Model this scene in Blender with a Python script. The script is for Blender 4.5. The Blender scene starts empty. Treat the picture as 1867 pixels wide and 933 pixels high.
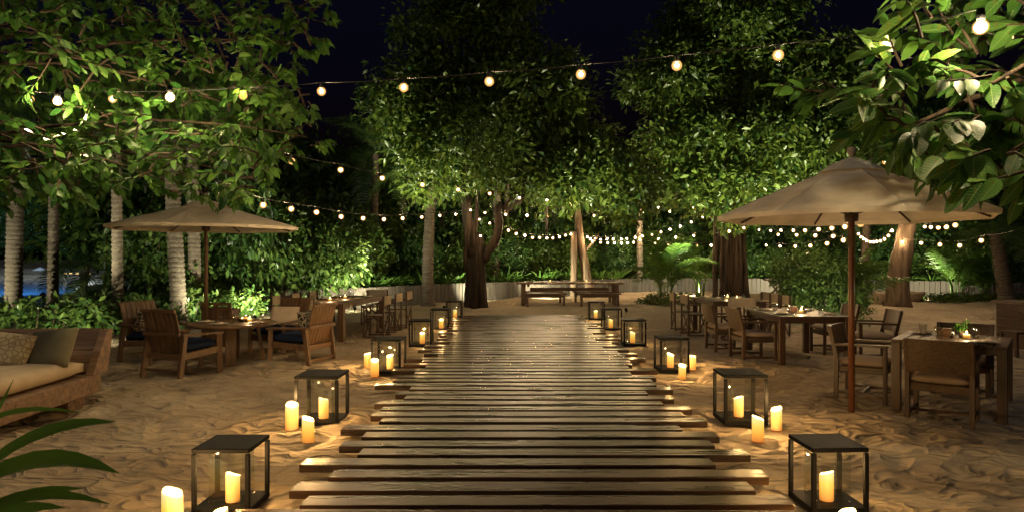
import bpy, math, random
import numpy as np
from mathutils import Vector, Matrix
random.seed(7); RNG = np.random.default_rng(11)
PI = math.pi; R = math.radians
scene = bpy.context.scene
COL = scene.collection

# ------------------------------------------------------------------ camera, sky, moon, exposure
F_PX, CX, HY, EYE = 1250.0, 950.0, 472.0, 1.6
cam = bpy.data.cameras.new('camera'); cam_o = bpy.data.objects.new('camera', cam); COL.objects.link(cam_o)
cam_o.location = (0, 0, EYE); cam_o.rotation_euler = (R(90), 0, 0)
cam.sensor_width = 36; cam.lens = 36 * F_PX / 1867
cam.shift_x = -(CX - 933.5) / 1867; cam.shift_y = (HY - 466.5) / 1867
cam.clip_start = 0.05; cam.clip_end = 1500
scene.camera = cam_o
world = bpy.data.worlds.new('World'); scene.world = world; world.use_nodes = True
wn = world.node_tree; bgn = wn.nodes['Background']
sky = wn.nodes.new('ShaderNodeTexSky'); sky.sky_type = 'NISHITA'; sky.sun_disc = False
sky.sun_elevation = R(-3.0); sky.sun_rotation = R(200); sky.ozone_density = 3.0
wn.links.new(sky.outputs[0], bgn.inputs[0]); bgn.inputs[1].default_value = 0.10
moon = bpy.data.lights.new('moon', 'SUN'); moon.energy = 0.15; moon.angle = R(8); moon.color = (0.92, 0.96, 1)
moon_o = bpy.data.objects.new('moon', moon); COL.objects.link(moon_o); moon_o.rotation_euler = (R(46), 0, R(-16)); moon_o.location = (0, 0, 30)
vs = scene.view_settings; vs.view_transform = 'Standard'; vs.look = 'None'; vs.exposure = 0.0; vs.gamma = 1.0; vs.use_curve_mapping = False
cy = scene.cycles
cy.use_denoising = True; cy.max_bounces = 6; cy.diffuse_bounces = 3; cy.glossy_bounces = 3
cy.transmission_bounces = 4; cy.transparent_max_bounces = 16; cy.sample_clamp_indirect = 4.0; cy.sample_clamp_direct = 0.0
cy.caustics_reflective = False; cy.caustics_refractive = False; cy.use_light_tree = True
BULB, CANDLE, VOTIVE, FLOOD, UPL = 820.0, 14.0, 6.0, 1800.0, 1350.0

def gp(x, y, z=0.0):                       # pixel on a level surface at height z
    D = F_PX * (EYE - z) / (y - HY)
    return Vector(((x - CX) / F_PX * D, D, z))
def at(x, y, D):                           # pixel at a known distance
    return Vector(((x - CX) / F_PX * D, D, EYE - (y - HY) / F_PX * D))

# ------------------------------------------------------------------ materials
MATS = {}
def nn(nt, t, **kw):
    n = nt.nodes.new(t)
    for k, v in kw.items(): setattr(n, k, v)
    return n
def base_mat(name):
    m = bpy.data.materials.new(name); m.use_nodes = True
    nt = m.node_tree; b = nt.nodes['Principled BSDF']; MATS[name] = m
    return m, nt, b
def ramp(nt, fac, cols):
    r = nn(nt, 'ShaderNodeValToRGB'); e = r.color_ramp.elements
    while len(e) < len(cols): e.new(0.5)
    for i, (p, c) in enumerate(cols): e[i].position = p; e[i].color = (*c, 1)
    nt.links.new(fac, r.inputs[0]); return r.outputs[0]
def wood(name, dark, light, rough=0.5, axis=0, scale=3.0, bump=0.25, rvar=0.25, spec=0.5, bdist=0.01):
    m, nt, b = base_mat(name); L = nt.links
    tc = nn(nt, 'ShaderNodeTexCoord'); oi = nn(nt, 'ShaderNodeObjectInfo')
    add = nn(nt, 'ShaderNodeVectorMath', operation='ADD'); mul = nn(nt, 'ShaderNodeVectorMath', operation='SCALE')
    cmb = nn(nt, 'ShaderNodeCombineXYZ')
    for i in range(3): L.new(oi.outputs['Random'], cmb.inputs[i])
    L.new(cmb.outputs[0], mul.inputs[0]); mul.inputs['Scale'].default_value = 37.0
    L.new(tc.outputs['Object'], add.inputs[0]); L.new(mul.outputs[0], add.inputs[1])
    mp = nn(nt, 'ShaderNodeMapping'); s = [scale * 8] * 3; s[axis] = scale * 0.6; mp.inputs['Scale'].default_value = s
    L.new(add.outputs[0], mp.inputs[0])
    n1 = nn(nt, 'ShaderNodeTexNoise'); n1.inputs['Scale'].default_value = 1.0; n1.inputs['Detail'].default_value = 6; n1.inputs['Distortion'].default_value = 0.6
    L.new(mp.outputs[0], n1.inputs['Vector'])
    n2 = nn(nt, 'ShaderNodeTexNoise'); n2.inputs['Scale'].default_value = 1.3; n2.inputs['Detail'].default_value = 3
    L.new(add.outputs[0], n2.inputs['Vector'])
    c = ramp(nt, n1.outputs[0], [(0.32, dark), (0.5, tuple((a + d) / 2 for a, d in zip(dark, light))), (0.7, light)])
    hsv = nn(nt, 'ShaderNodeHueSaturation'); L.new(c, hsv.inputs['Color'])
    mr = nn(nt, 'ShaderNodeMapRange'); mr.inputs[3].default_value = 1 - rvar; mr.inputs[4].default_value = 1 + rvar
    av = nn(nt, 'ShaderNodeMath', operation='ADD'); L.new(oi.outputs['Random'], av.inputs[0]); L.new(n2.outputs[0], av.inputs[1])
    hf = nn(nt, 'ShaderNodeMath', operation='MULTIPLY'); L.new(av.outputs[0], hf.inputs[0]); hf.inputs[1].default_value = 0.5
    L.new(hf.outputs[0], mr.inputs[0]); L.new(mr.outputs[0], hsv.inputs['Value']); L.new(hsv.outputs[0], b.inputs['Base Color'])
    rr = nn(nt, 'ShaderNodeMapRange'); rr.inputs[3].default_value = rough - 0.1; rr.inputs[4].default_value = rough + 0.15
    L.new(n1.outputs[0], rr.inputs[0]); L.new(rr.outputs[0], b.inputs['Roughness'])
    b.inputs['Specular IOR Level'].default_value = spec
    bp = nn(nt, 'ShaderNodeBump'); bp.inputs['Strength'].default_value = bump; bp.inputs['Distance'].default_value = bdist
    L.new(n1.outputs[0], bp.inputs['Height']); L.new(bp.outputs[0], b.inputs['Normal'])
    return m
def fabric(name, col, rough=0.85, transl=0.0, scale=220, var=0.12, fold=0.0):
    m, nt, b = base_mat(name); L = nt.links
    tc = nn(nt, 'ShaderNodeTexCoord')
    n = nn(nt, 'ShaderNodeTexNoise'); n.inputs['Scale'].default_value = 5; n.inputs['Detail'].default_value = 5; L.new(tc.outputs['Object'], n.inputs['Vector'])
    c = ramp(nt, n.outputs[0], [(0.3, tuple(x * (1 - var) for x in col)), (0.7, tuple(min(1, x * (1 + var)) for x in col))])
    L.new(c, b.inputs['Base Color']); b.inputs['Roughness'].default_value = rough; b.inputs['Specular IOR Level'].default_value = 0.15
    w = nn(nt, 'ShaderNodeTexNoise'); w.inputs['Scale'].default_value = scale; L.new(tc.outputs['Object'], w.inputs['Vector'])
    bp = nn(nt, 'ShaderNodeBump'); bp.inputs['Strength'].default_value = 0.25; bp.inputs['Distance'].default_value = 0.003
    L.new(w.outputs[0], bp.inputs['Height'])
    if fold:
        bp2 = nn(nt, 'ShaderNodeBump'); bp2.inputs['Strength'].default_value = fold; bp2.inputs['Distance'].default_value = 0.05
        n3 = nn(nt, 'ShaderNodeTexNoise'); n3.inputs['Scale'].default_value = 2.2; n3.inputs['Distortion'].default_value = 1.2; L.new(tc.outputs['Object'], n3.inputs['Vector'])
        L.new(n3.outputs[0], bp2.inputs['Height']); L.new(bp2.outputs[0], bp.inputs['Normal'])
    L.new(bp.outputs[0], b.inputs['Normal'])
    if transl:
        tr = nn(nt, 'ShaderNodeBsdfTranslucent'); L.new(c, tr.inputs[0]); mx = nn(nt, 'ShaderNodeMixShader'); mx.inputs[0].default_value = transl
        out = nt.nodes['Material Output']; L.new(b.outputs[0], mx.inputs[1]); L.new(tr.outputs[0], mx.inputs[2]); L.new(mx.outputs[0], out.inputs[0])
    return m
def leafmat(name, c1, c2, rough=0.38, transl=0.3, per_object=False, spec=0.45):
    m, nt, b = base_mat(name); L = nt.links
    if per_object: src = nn(nt, 'ShaderNodeObjectInfo').outputs['Random']
    else: src = nn(nt, 'ShaderNodeNewGeometry').outputs['Random Per Island']
    c = ramp(nt, src, [(0.0, c1), (0.75, c2), (1.0, tuple(min(1, a * 1.25) for a in c2))])
    if per_object:                                     # midrib and side veins in the leaf's own coordinates
        tc = nn(nt, 'ShaderNodeTexCoord'); sp = nn(nt, 'ShaderNodeSeparateXYZ'); L.new(tc.outputs['Object'], sp.inputs[0])
        def mth(op, a_, b_=None):
            q = nn(nt, 'ShaderNodeMath', operation=op)
            for k, v in enumerate((a_, b_)):
                if v is None: continue
                if isinstance(v, (int, float)): q.inputs[k].default_value = v
                else: L.new(v, q.inputs[k])
            return q.outputs[0]
        ay = mth('ABSOLUTE', sp.outputs[1]); rib = mth('LESS_THAN', ay, 0.009)
        sv = mth('SINE', mth('MULTIPLY', mth('SUBTRACT', sp.outputs[0], mth('MULTIPLY', ay, 0.8)), 60.0)); svm = mth('MULTIPLY', mth('POWER', mth('MAXIMUM', sv, 0.0), 8.0), 0.35)
        vein = mth('MAXIMUM', rib, svm); nz = nn(nt, 'ShaderNodeTexNoise'); nz.inputs['Scale'].default_value = 5.0; L.new(tc.outputs['Object'], nz.inputs['Vector'])
        mv = nn(nt, 'ShaderNodeMix', data_type='RGBA'); L.new(vein, mv.inputs[0]); L.new(c, mv.inputs[6]); mv.inputs[7].default_value = (0.16, 0.24, 0.07, 1)
        mz = nn(nt, 'ShaderNodeMix', data_type='RGBA'); L.new(mth('MULTIPLY', mth('GREATER_THAN', nz.outputs[0], 0.64), 0.5), mz.inputs[0]); L.new(mv.outputs[2], mz.inputs[6]); mz.inputs[7].default_value = (0.12, 0.10, 0.02, 1)
        c = mz.outputs[2]; bpv = nn(nt, 'ShaderNodeBump'); bpv.inputs['Strength'].default_value = 0.5; bpv.inputs['Distance'].default_value = 0.02; L.new(vein, bpv.inputs['Height']); L.new(bpv.outputs[0], b.inputs['Normal'])
    L.new(c, b.inputs['Base Color']); b.inputs['Roughness'].default_value = rough; b.inputs['Specular IOR Level'].default_value = spec
    tr = nn(nt, 'ShaderNodeBsdfTranslucent')
    hs = nn(nt, 'ShaderNodeHueSaturation'); hs.inputs['Value'].default_value = 1.5; hs.inputs['Hue'].default_value = 0.48; L.new(c, hs.inputs['Color']); L.new(hs.outputs[0], tr.inputs[0])
    mx = nn(nt, 'ShaderNodeMixShader'); mx.inputs[0].default_value = transl
    L.new(b.outputs[0], mx.inputs[1]); L.new(tr.outputs[0], mx.inputs[2]); L.new(mx.outputs[0], nt.nodes['Material Output'].inputs[0])
    return m
def plain(name, col, rough=0.5, metal=0.0, bump=0.0, bscale=30, var=0.0, spec=0.5):
    m, nt, b = base_mat(name); b.inputs['Base Color'].default_value = (*col, 1); b.inputs['Roughness'].default_value = rough; b.inputs['Metallic'].default_value = metal
    b.inputs['Specular IOR Level'].default_value = spec
    if bump or var:
        tc = nn(nt, 'ShaderNodeTexCoord'); n = nn(nt, 'ShaderNodeTexNoise'); n.inputs['Scale'].default_value = bscale; n.inputs['Detail'].default_value = 6
        nt.links.new(tc.outputs['Object'], n.inputs['Vector'])
        if bump:
            bp = nn(nt, 'ShaderNodeBump'); bp.inputs['Strength'].default_value = bump; bp.inputs['Distance'].default_value = 0.02
            nt.links.new(n.outputs[0], bp.inputs['Height']); nt.links.new(bp.outputs[0], b.inputs['Normal'])
        if var:
            c = ramp(nt, n.outputs[0], [(0.35, tuple(x * (1 - var) for x in col)), (0.65, tuple(min(1, x * (1 + var)) for x in col))]); nt.links.new(c, b.inputs['Base Color'])
    return m
def emit(name, col, s):
    m, nt, b = base_mat(name); nt.nodes.remove(b); e = nn(nt, 'ShaderNodeEmission'); e.inputs[0].default_value = (*col, 1); e.inputs[1].default_value = s
    nt.links.new(e.outputs[0], nt.nodes['Material Output'].inputs[0]); return m
def glass_sheet(name, gl=0.10):
    m, nt, b = base_mat(name); nt.nodes.remove(b); L = nt.links
    t = nn(nt, 'ShaderNodeBsdfTransparent'); t.inputs[0].default_value = (0.96, 0.97, 0.96, 1)
    g = nn(nt, 'ShaderNodeBsdfGlossy'); g.inputs['Roughness'].default_value = 0.03
    fr = nn(nt, 'ShaderNodeFresnel'); fr.inputs[0].default_value = 1.5
    ge = nn(nt, 'ShaderNodeNewGeometry'); io = nn(nt, 'ShaderNodeMapRange'); io.inputs[3].default_value = 1.5; io.inputs[4].default_value = 1 / 1.5
    L.new(ge.outputs['Backfacing'], io.inputs[0]); L.new(io.outputs[0], fr.inputs[0])
    mx = nn(nt, 'ShaderNodeMixShader'); mm = nn(nt, 'ShaderNodeMath', operation='ADD'); mm.inputs[1].default_value = gl; L.new(fr.outputs[0], mm.inputs[0])
    L.new(mm.outputs[0], mx.inputs[0]); L.new(t.outputs[0], mx.inputs[1]); L.new(g.outputs[0], mx.inputs[2]); L.new(mx.outputs[0], nt.nodes['Material Output'].inputs[0]); return m

wood('deck_wood', (0.020, 0.010, 0.005), (0.078, 0.038, 0.017), rough=0.27, scale=2.2, bump=0.003, rvar=0.4, spec=0.55)
wood('joist_wood', (0.02, 0.013, 0.008), (0.05, 0.03, 0.018), rough=0.7)
wood('teak', (0.070, 0.038, 0.020), (0.18, 0.105, 0.056), rough=0.45, axis=2, scale=2.5)
wood('teak_x', (0.070, 0.038, 0.020), (0.18, 0.105, 0.056), rough=0.45, axis=0, scale=2.5)
wood('dark_wood', (0.030, 0.016, 0.009), (0.085, 0.045, 0.021), rough=0.4, axis=2, scale=2.5)
wood('dark_wood_x', (0.030, 0.016, 0.009), (0.085, 0.045, 0.021), rough=0.38, axis=0, scale=2.5)
wood('grey_boards', (0.024, 0.019, 0.013), (0.065, 0.052, 0.038), rough=0.75, axis=2, scale=1.6, rvar=0.35, bump=0.5)
wood('slab_wood', (0.09, 0.05, 0.028), (0.24, 0.145, 0.085), rough=0.6, axis=0, scale=2.2, bump=0.6, rvar=0.2)
wood('red_pole', (0.075, 0.028, 0.014), (0.15, 0.06, 0.028), rough=0.35, axis=2, scale=2)
wood('bark', (0.010, 0.007, 0.005), (0.075, 0.052, 0.034), rough=0.9, axis=2, scale=1.1, bump=1.0, bdist=0.05, spec=0.2)
wood('pale_bark', (0.045, 0.030, 0.02), (0.19, 0.135, 0.085), rough=0.85, axis=2, scale=1.2, bump=1.0, bdist=0.04, spec=0.2)
wood('palm_bark', (0.05, 0.038, 0.027), (0.15, 0.12, 0.085), rough=0.85, axis=0, scale=2.6, bump=0.7)
fabric('canvas', (0.80, 0.72, 0.585), transl=0.22, fold=0.35)
fabric('tan_canvas', (0.42, 0.34, 0.24), transl=0.1)
fabric('dark_canvas', (0.20, 0.16, 0.12))
fabric('navy', (0.012, 0.022, 0.055))
fabric('beige_cushion', (0.29, 0.22, 0.165), fold=0.15)
fabric('cream_cushion', (0.52, 0.42, 0.33), fold=0.2)
fabric('mattress', (0.40, 0.315, 0.22), fold=0.25)
fabric('olive_cushion', (0.16, 0.14, 0.085), fold=0.25)
leafmat('leaf_near', (0.018, 0.070, 0.012), (0.062, 0.155, 0.024), rough=0.36, spec=0.3, transl=0.42)
leafmat('leaf_near_object', (0.018, 0.070, 0.014), (0.058, 0.145, 0.026), rough=0.40, spec=0.25, transl=0.42, per_object=True)
leafmat('leaf_mid', (0.014, 0.045, 0.008), (0.085, 0.135, 0.02))
leafmat('leaf_dark', (0.014, 0.045, 0.012), (0.045, 0.09, 0.018))
leafmat('leaf_hedge', (0.022, 0.06, 0.014), (0.085, 0.14, 0.03), rough=0.28)
leafmat('leaf_strap', (0.03, 0.09, 0.014), (0.09, 0.17, 0.03), rough=0.35)
leafmat('leaf_palm', (0.025, 0.075, 0.016), (0.075, 0.13, 0.03), rough=0.4)
leafmat('leaf_front', (0.03, 0.10, 0.018), (0.05, 0.14, 0.025), rough=0.35, transl=0.4)
plain('black_metal', (0.007, 0.007, 0.007), rough=0.55, var=0.3, bscale=40, spec=0.08)
plain('cable', (0.01, 0.01, 0.01), rough=0.6)
plain('steel', (0.5, 0.48, 0.45), rough=0.25, metal=1.0)
plain('porcelain', (0.62, 0.58, 0.50), rough=0.15)
plain('ceramic_dark', (0.06, 0.04, 0.03), rough=0.3)
plain('stone', (0.34, 0.27, 0.2), rough=0.85, bump=0.5, bscale=18, var=0.25)
plain('soil', (0.035, 0.026, 0.016), rough=0.95, bump=0.8, bscale=6, var=0.4)
plain('white_wash', (0.7, 0.7, 0.68), rough=0.8)
plain('bread', (0.42, 0.22, 0.08), rough=0.7, bump=0.5, bscale=25)
glass_sheet('pane_glass', 0.0); glass_sheet('cup_glass', 0.05)
emit('bulb_glow', (1.0, 0.68, 0.36), BULB); emit('globe_glow', (1.0, 0.76, 0.42), FLOOD); emit('flame_glow', (1.0, 0.62, 0.22), 12.0)
emit('lens_glow', (1.0, 0.85, 0.55), 30.0); emit('window_glow', (1.0, 0.70, 0.25), 1.6); emit('shore_glow', (1.0, 0.82, 0.5), 12.0)
def make_halo():  # glowing volume that imitates the halo round a lamp, no glass part
    m, nt, b = base_mat('amber_halo'); nt.nodes.remove(b); e = nn(nt, 'ShaderNodeEmission'); e.inputs[0].default_value = (1.0, 0.50, 0.15, 1); e.inputs[1].default_value = 24.0
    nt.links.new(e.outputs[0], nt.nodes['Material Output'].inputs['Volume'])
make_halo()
def make_sand():
    m, nt, b = base_mat('sand'); L = nt.links
    tc = nn(nt, 'ShaderNodeTexCoord')
    n1 = nn(nt, 'ShaderNodeTexNoise'); n1.inputs['Scale'].default_value = 1.1; n1.inputs['Detail'].default_value = 8; n1.inputs['Roughness'].default_value = 0.65
    n2 = nn(nt, 'ShaderNodeTexNoise'); n2.inputs['Scale'].default_value = 14; n2.inputs['Detail'].default_value = 8; n2.inputs['Roughness'].default_value = 0.7
    n3 = nn(nt, 'ShaderNodeTexNoise'); n3.inputs['Scale'].default_value = 190; n3.inputs['Detail'].default_value = 3
    for n in (n1, n2, n3): L.new(tc.outputs['Object'], n.inputs['Vector'])
    c = ramp(nt, n1.outputs[0], [(0.3, (0.34, 0.265, 0.175)), (0.55, (0.46, 0.37, 0.255)), (0.75, (0.53, 0.435, 0.305))])
    c3 = ramp(nt, n3.outputs[0], [(0.35, (0.72, 0.70, 0.68)), (0.6, (1, 1, 1))])
    mx = nn(nt, 'ShaderNodeMix', data_type='RGBA', blend_type='MULTIPLY'); mx.inputs[0].default_value = 1.0
    L.new(c, mx.inputs[6]); L.new(c3, mx.inputs[7]); L.new(mx.outputs[2], b.inputs['Base Color'])
    b.inputs['Roughness'].default_value = 0.9; b.inputs['Specular IOR Level'].default_value = 0.2
    ds = nn(nt, 'ShaderNodeVectorMath', operation='MULTIPLY_ADD'); n4 = nn(nt, 'ShaderNodeTexNoise'); n4.inputs['Scale'].default_value = 3.0; n4.inputs['Detail'].default_value = 1; L.new(tc.outputs['Object'], n4.inputs['Vector'])
    L.new(n4.outputs['Color'], ds.inputs[0]); ds.inputs[1].default_value = (0.35, 0.35, 0.35); L.new(tc.outputs['Object'], ds.inputs[2])
    mp = nn(nt, 'ShaderNodeMapping'); mp.inputs['Scale'].default_value = (0.75, 1.25, 0.0); L.new(ds.outputs[0], mp.inputs[0])
    b0 = None
    for sc_, dist in ((5.0, 0.08), (11.5, 0.036)):
        vo = nn(nt, 'ShaderNodeTexVoronoi', feature='F1'); vo.inputs['Scale'].default_value = sc_; L.new(mp.outputs[0], vo.inputs['Vector'])
        pw = nn(nt, 'ShaderNodeMath', operation='POWER'); pw.inputs[1].default_value = 1.5; L.new(vo.outputs['Distance'], pw.inputs[0])
        bb = nn(nt, 'ShaderNodeBump'); bb.inputs['Strength'].default_value = 1.0; bb.inputs['Distance'].default_value = dist; L.new(pw.outputs[0], bb.inputs['Height'])
        if b0: L.new(b0.outputs[0], bb.inputs['Normal'])
        b0 = bb
    b1 = nn(nt, 'ShaderNodeBump'); b1.inputs['Strength'].default_value = 0.4; b1.inputs['Distance'].default_value = 0.03; L.new(b0.outputs[0], b1.inputs['Normal']); L.new(n2.outputs[0], b1.inputs['Height'])
    b2 = nn(nt, 'ShaderNodeBump'); b2.inputs['Strength'].default_value = 0.4; b2.inputs['Distance'].default_value = 0.004; L.new(n3.outputs[0], b2.inputs['Height'])
    L.new(b1.outputs[0], b2.inputs['Normal']); L.new(b2.outputs[0], b.inputs['Normal'])
make_sand()
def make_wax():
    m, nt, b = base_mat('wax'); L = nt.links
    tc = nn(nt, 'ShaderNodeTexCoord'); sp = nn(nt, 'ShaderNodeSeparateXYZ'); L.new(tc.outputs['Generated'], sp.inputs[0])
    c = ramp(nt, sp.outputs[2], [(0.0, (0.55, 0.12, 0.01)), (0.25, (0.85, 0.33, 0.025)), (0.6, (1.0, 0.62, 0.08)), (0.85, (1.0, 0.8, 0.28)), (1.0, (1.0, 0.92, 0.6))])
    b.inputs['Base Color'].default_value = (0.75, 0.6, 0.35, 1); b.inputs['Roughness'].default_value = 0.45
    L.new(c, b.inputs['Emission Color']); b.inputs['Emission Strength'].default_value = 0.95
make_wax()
def make_water():
    m, nt, b = base_mat('water'); L = nt.links
    b.inputs['Base Color'].default_value = (0.04, 0.16, 0.36, 1); b.inputs['Roughness'].default_value = 0.10
    tc = nn(nt, 'ShaderNodeTexCoord'); n = nn(nt, 'ShaderNodeTexNoise'); n.inputs['Scale'].default_value = 1.2; n.inputs['Detail'].default_value = 3
    mp = nn(nt, 'ShaderNodeMapping'); mp.inputs['Scale'].default_value = (0.5, 1.4, 1); L.new(tc.outputs['Object'], mp.inputs[0]); L.new(mp.outputs[0], n.inputs['Vector'])
    bp = nn(nt, 'ShaderNodeBump'); bp.inputs['Strength'].default_value = 0.12; bp.inputs['Distance'].default_value = 0.1; L.new(n.outputs[0], bp.inputs['Height']); L.new(bp.outputs[0], b.inputs['Normal'])
make_water()
def make_weave():
    m, nt, b = base_mat('weave'); L = nt.links
    tc = nn(nt, 'ShaderNodeTexCoord'); br = nn(nt, 'ShaderNodeTexBrick')
    mp = nn(nt, 'ShaderNodeMapping'); mp.inputs['Rotation'].default_value = (R(90), 0, 0); L.new(tc.outputs['Object'], mp.inputs[0]); L.new(mp.outputs[0], br.inputs['Vector'])
    br.inputs['Scale'].default_value = 26; br.inputs['Color1'].default_value = (0.15, 0.092, 0.045, 1); br.inputs['Color2'].default_value = (0.085, 0.05, 0.025, 1)
    br.inputs['Mortar'].default_value = (0.015, 0.01, 0.006, 1); br.inputs['Mortar Size'].default_value = 0.05; br.inputs['Mortar Smooth'].default_value = 0.6
    br.inputs['Brick Width'].default_value = 0.7; br.inputs['Row Height'].default_value = 0.36
    L.new(br.outputs['Color'], b.inputs['Base Color']); b.inputs['Roughness'].default_value = 0.5
    bp = nn(nt, 'ShaderNodeBump'); bp.inputs['Strength'].default_value = 0.9; bp.inputs['Distance'].default_value = 0.008; bp.invert = True
    L.new(br.outputs['Fac'], bp.inputs['Height']); L.new(bp.outputs[0], b.inputs['Normal'])
make_weave()
def make_pattern(name, c1, c2, scale):
    m, nt, b = base_mat(name); L = nt.links
    tc = nn(nt, 'ShaderNodeTexCoord'); v = nn(nt, 'ShaderNodeTexVoronoi', feature='DISTANCE_TO_EDGE'); v.inputs['Scale'].default_value = scale; v.inputs['Randomness'].default_value = 0.75
    L.new(tc.outputs['Object'], v.inputs['Vector'])
    c = ramp(nt, v.outputs['Distance'], [(0.07, c2), (0.12, c1)]); L.new(c, b.inputs['Base Color']); b.inputs['Roughness'].default_value = 0.9
make_pattern('patterned_dark', (0.02, 0.018, 0.016), (0.36, 0.3, 0.22), 17)
make_pattern('patterned_tan', (0.36, 0.30, 0.19), (0.22, 0.17, 0.10), 16)

# ------------------------------------------------------------------ mesh helpers
class MB:
    def __init__(s): s.v = []; s.f = []; s.smooth = False
    def add(s, vs_, fs_, M=None):
        o = len(s.v)
        for p in vs_: s.v.append(tuple(M @ Vector(p)) if M is not None else tuple(p))
        for f in fs_: s.f.append(tuple(i + o for i in f))
        return s
    def box(s, c, d, M=None, bev=0.0):
        x, y, z = (q / 2 for q in d); b = min(bev, x * .9, y * .9, z * .9)
        if b <= 0:
            vs_ = [(c[0] + i * x, c[1] + j * y, c[2] + k * z) for i in (-1, 1) for j in (-1, 1) for k in (-1, 1)]
            return s.add(vs_, [(0, 1, 3, 2), (4, 6, 7, 5), (0, 4, 5, 1), (2, 3, 7, 6), (0, 2, 6, 4), (1, 5, 7, 3)], M)
        ring = [(-x, -y + b), (-x + b, -y), (x - b, -y), (x, -y + b), (x, y - b), (x - b, y), (-x + b, y), (-x, y - b)]
        ins = [(px * (1 - b / x), py * (1 - b / y)) for px, py in ring]
        vs_ = []
        for zz, rg in ((-z, ins), (-z + b, ring), (z - b, ring), (z, ins)): vs_ += [(c[0] + px, c[1] + py, c[2] + zz) for px, py in rg]
        fs_ = [tuple(range(7, -1, -1)), tuple(range(24, 32))]
        for k in range(3):
            for i in range(8): fs_.append((k * 8 + i, k * 8 + (i + 1) % 8, k * 8 + 8 + (i + 1) % 8, k * 8 + 8 + i))
        return s.add(vs_, fs_, M)
    def bar(s, a, b, w, h, up=(0, 0, 1), bev=0.004):     # rectangular bar from a to b; w sideways, h along up
        a, b = Vector(a), Vector(b); d = (b - a); L = d.length; d.normalize(); u = Vector(up)
        sd = d.cross(u)
        if sd.length < 1e-4: sd = d.cross(Vector((0, 1, 0)))
        sd.normalize(); u = sd.cross(d)
        M = Matrix((d, sd, u)).transposed().to_4x4(); M.translation = (a + b) / 2
        return s.box((0, 0, 0), (L, w, h), M, bev)
    def tube(s, pts, rad, n=8, cap=True):
        pts = [Vector(p) for p in pts]; o = len(s.v); k = len(pts)
        if not hasattr(rad, '__len__'): rad = [rad] * k
        t0 = (pts[1] - pts[0]).normalized(); u = t0.orthogonal().normalized()
        for i, p in enumerate(pts):
            t = (pts[min(i + 1, k - 1)] - pts[max(i - 1, 0)]).normalized()
            u = (u - t * u.dot(t)).normalized(); w = t.cross(u)
            for j in range(n):
                a = 2 * PI * j / n; s.v.append(tuple(p + (u * math.cos(a) + w * math.sin(a)) * rad[i]))
        for i in range(k - 1):
            for j in range(n): s.f.append((o + i * n + j, o + i * n + (j + 1) % n, o + (i + 1) * n + (j + 1) % n, o + (i + 1) * n + j))
        if cap: s.f.append(tuple(o + j for j in range(n - 1, -1, -1))); s.f.append(tuple(o + (k - 1) * n + j for j in range(n)))
        return s
    def lathe(s, prof, n=16, c=(0, 0, 0)):
        o = len(s.v)
        for r, z in prof:
            for j in range(n): a = 2 * PI * j / n; s.v.append((c[0] + r * math.cos(a), c[1] + r * math.sin(a), c[2] + z))
        for i in range(len(prof) - 1):
            for j in range(n): s.f.append((o + i * n + j, o + i * n + (j + 1) % n, o + (i + 1) * n + (j + 1) % n, o + (i + 1) * n + j))
        return s
    def mesh(s, name, mat, smooth=False):
        m = bpy.data.meshes.new(name); m.from_pydata(s.v, [], s.f); m.update()
        m.materials.append(MATS[mat])
        if smooth: m.polygons.foreach_set('use_smooth', [True] * len(m.polygons))
        return m
def obj(name, mesh, parent=None, loc=(0, 0, 0), rot=(0, 0, 0), sc=(1, 1, 1)):
    o = bpy.data.objects.new(name, mesh); COL.objects.link(o); o.location = loc; o.rotation_euler = rot; o.scale = sc
    if parent: o.parent = parent
    return o
def build(mb, name, mat, parent=None, smooth=False, **kw): return obj(name, mb.mesh(name, mat, smooth), parent, **kw)
def tag(o, label, cat, group=None):
    o['label'] = label; o['category'] = cat
    if group: o['group'] = group
    return o
def thing(name, label, cat, loc=(0, 0, 0), rz=0.0, group=None, sc=1.0):
    o = obj(name, None, None, loc, (0, 0, rz), (sc, sc, sc)); o.empty_display_size = 0.1
    return tag(o, label, cat, group)
def structure(o): o['kind'] = 'structure'; return o
def clone(root, label=None, loc=None, rz=None, sc=None, group=None, parent=None):
    c = root.copy(); COL.objects.link(c)
    if parent: c.parent = parent
    if label: c['label'] = label
    if group: c['group'] = group
    if loc is not None: c.location = loc
    if rz is not None: c.rotation_euler = (c.rotation_euler[0], c.rotation_euler[1], rz)
    if sc is not None: c.scale = (sc, sc, sc) if not hasattr(sc, '__len__') else sc
    for ch in list(root.children): clone(ch, parent=c)
    return c
def np_mesh(name, V, F, mat, smooth=False):            # F: (n,3) triangles
    m = bpy.data.meshes.new(name); V = np.asarray(V, np.float32); F = np.asarray(F, np.int32)
    m.vertices.add(len(V)); m.vertices.foreach_set('co', V.ravel())
    k = F.shape[1]; m.loops.add(F.size); m.loops.foreach_set('vertex_index', F.ravel())
    m.polygons.add(len(F)); m.polygons.foreach_set('loop_start', np.arange(0, F.size, k, dtype=np.int32))
    try: m.polygons.foreach_set('loop_total', np.full(len(F), k, np.int32))
    except Exception: pass
    if smooth: m.polygons.foreach_set('use_smooth', np.ones(len(F), bool))
    m.update(calc_edges=True); m.materials.append(MATS[mat]); return m
def point_light(name, parent, loc, watts, col, radius=0.012):
    l = bpy.data.lights.new(name, 'POINT'); l.energy = watts; l.color = col; l.shadow_soft_size = radius
    o = bpy.data.objects.new(name, l); COL.objects.link(o); o.location = loc; o.parent = parent; return o

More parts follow.
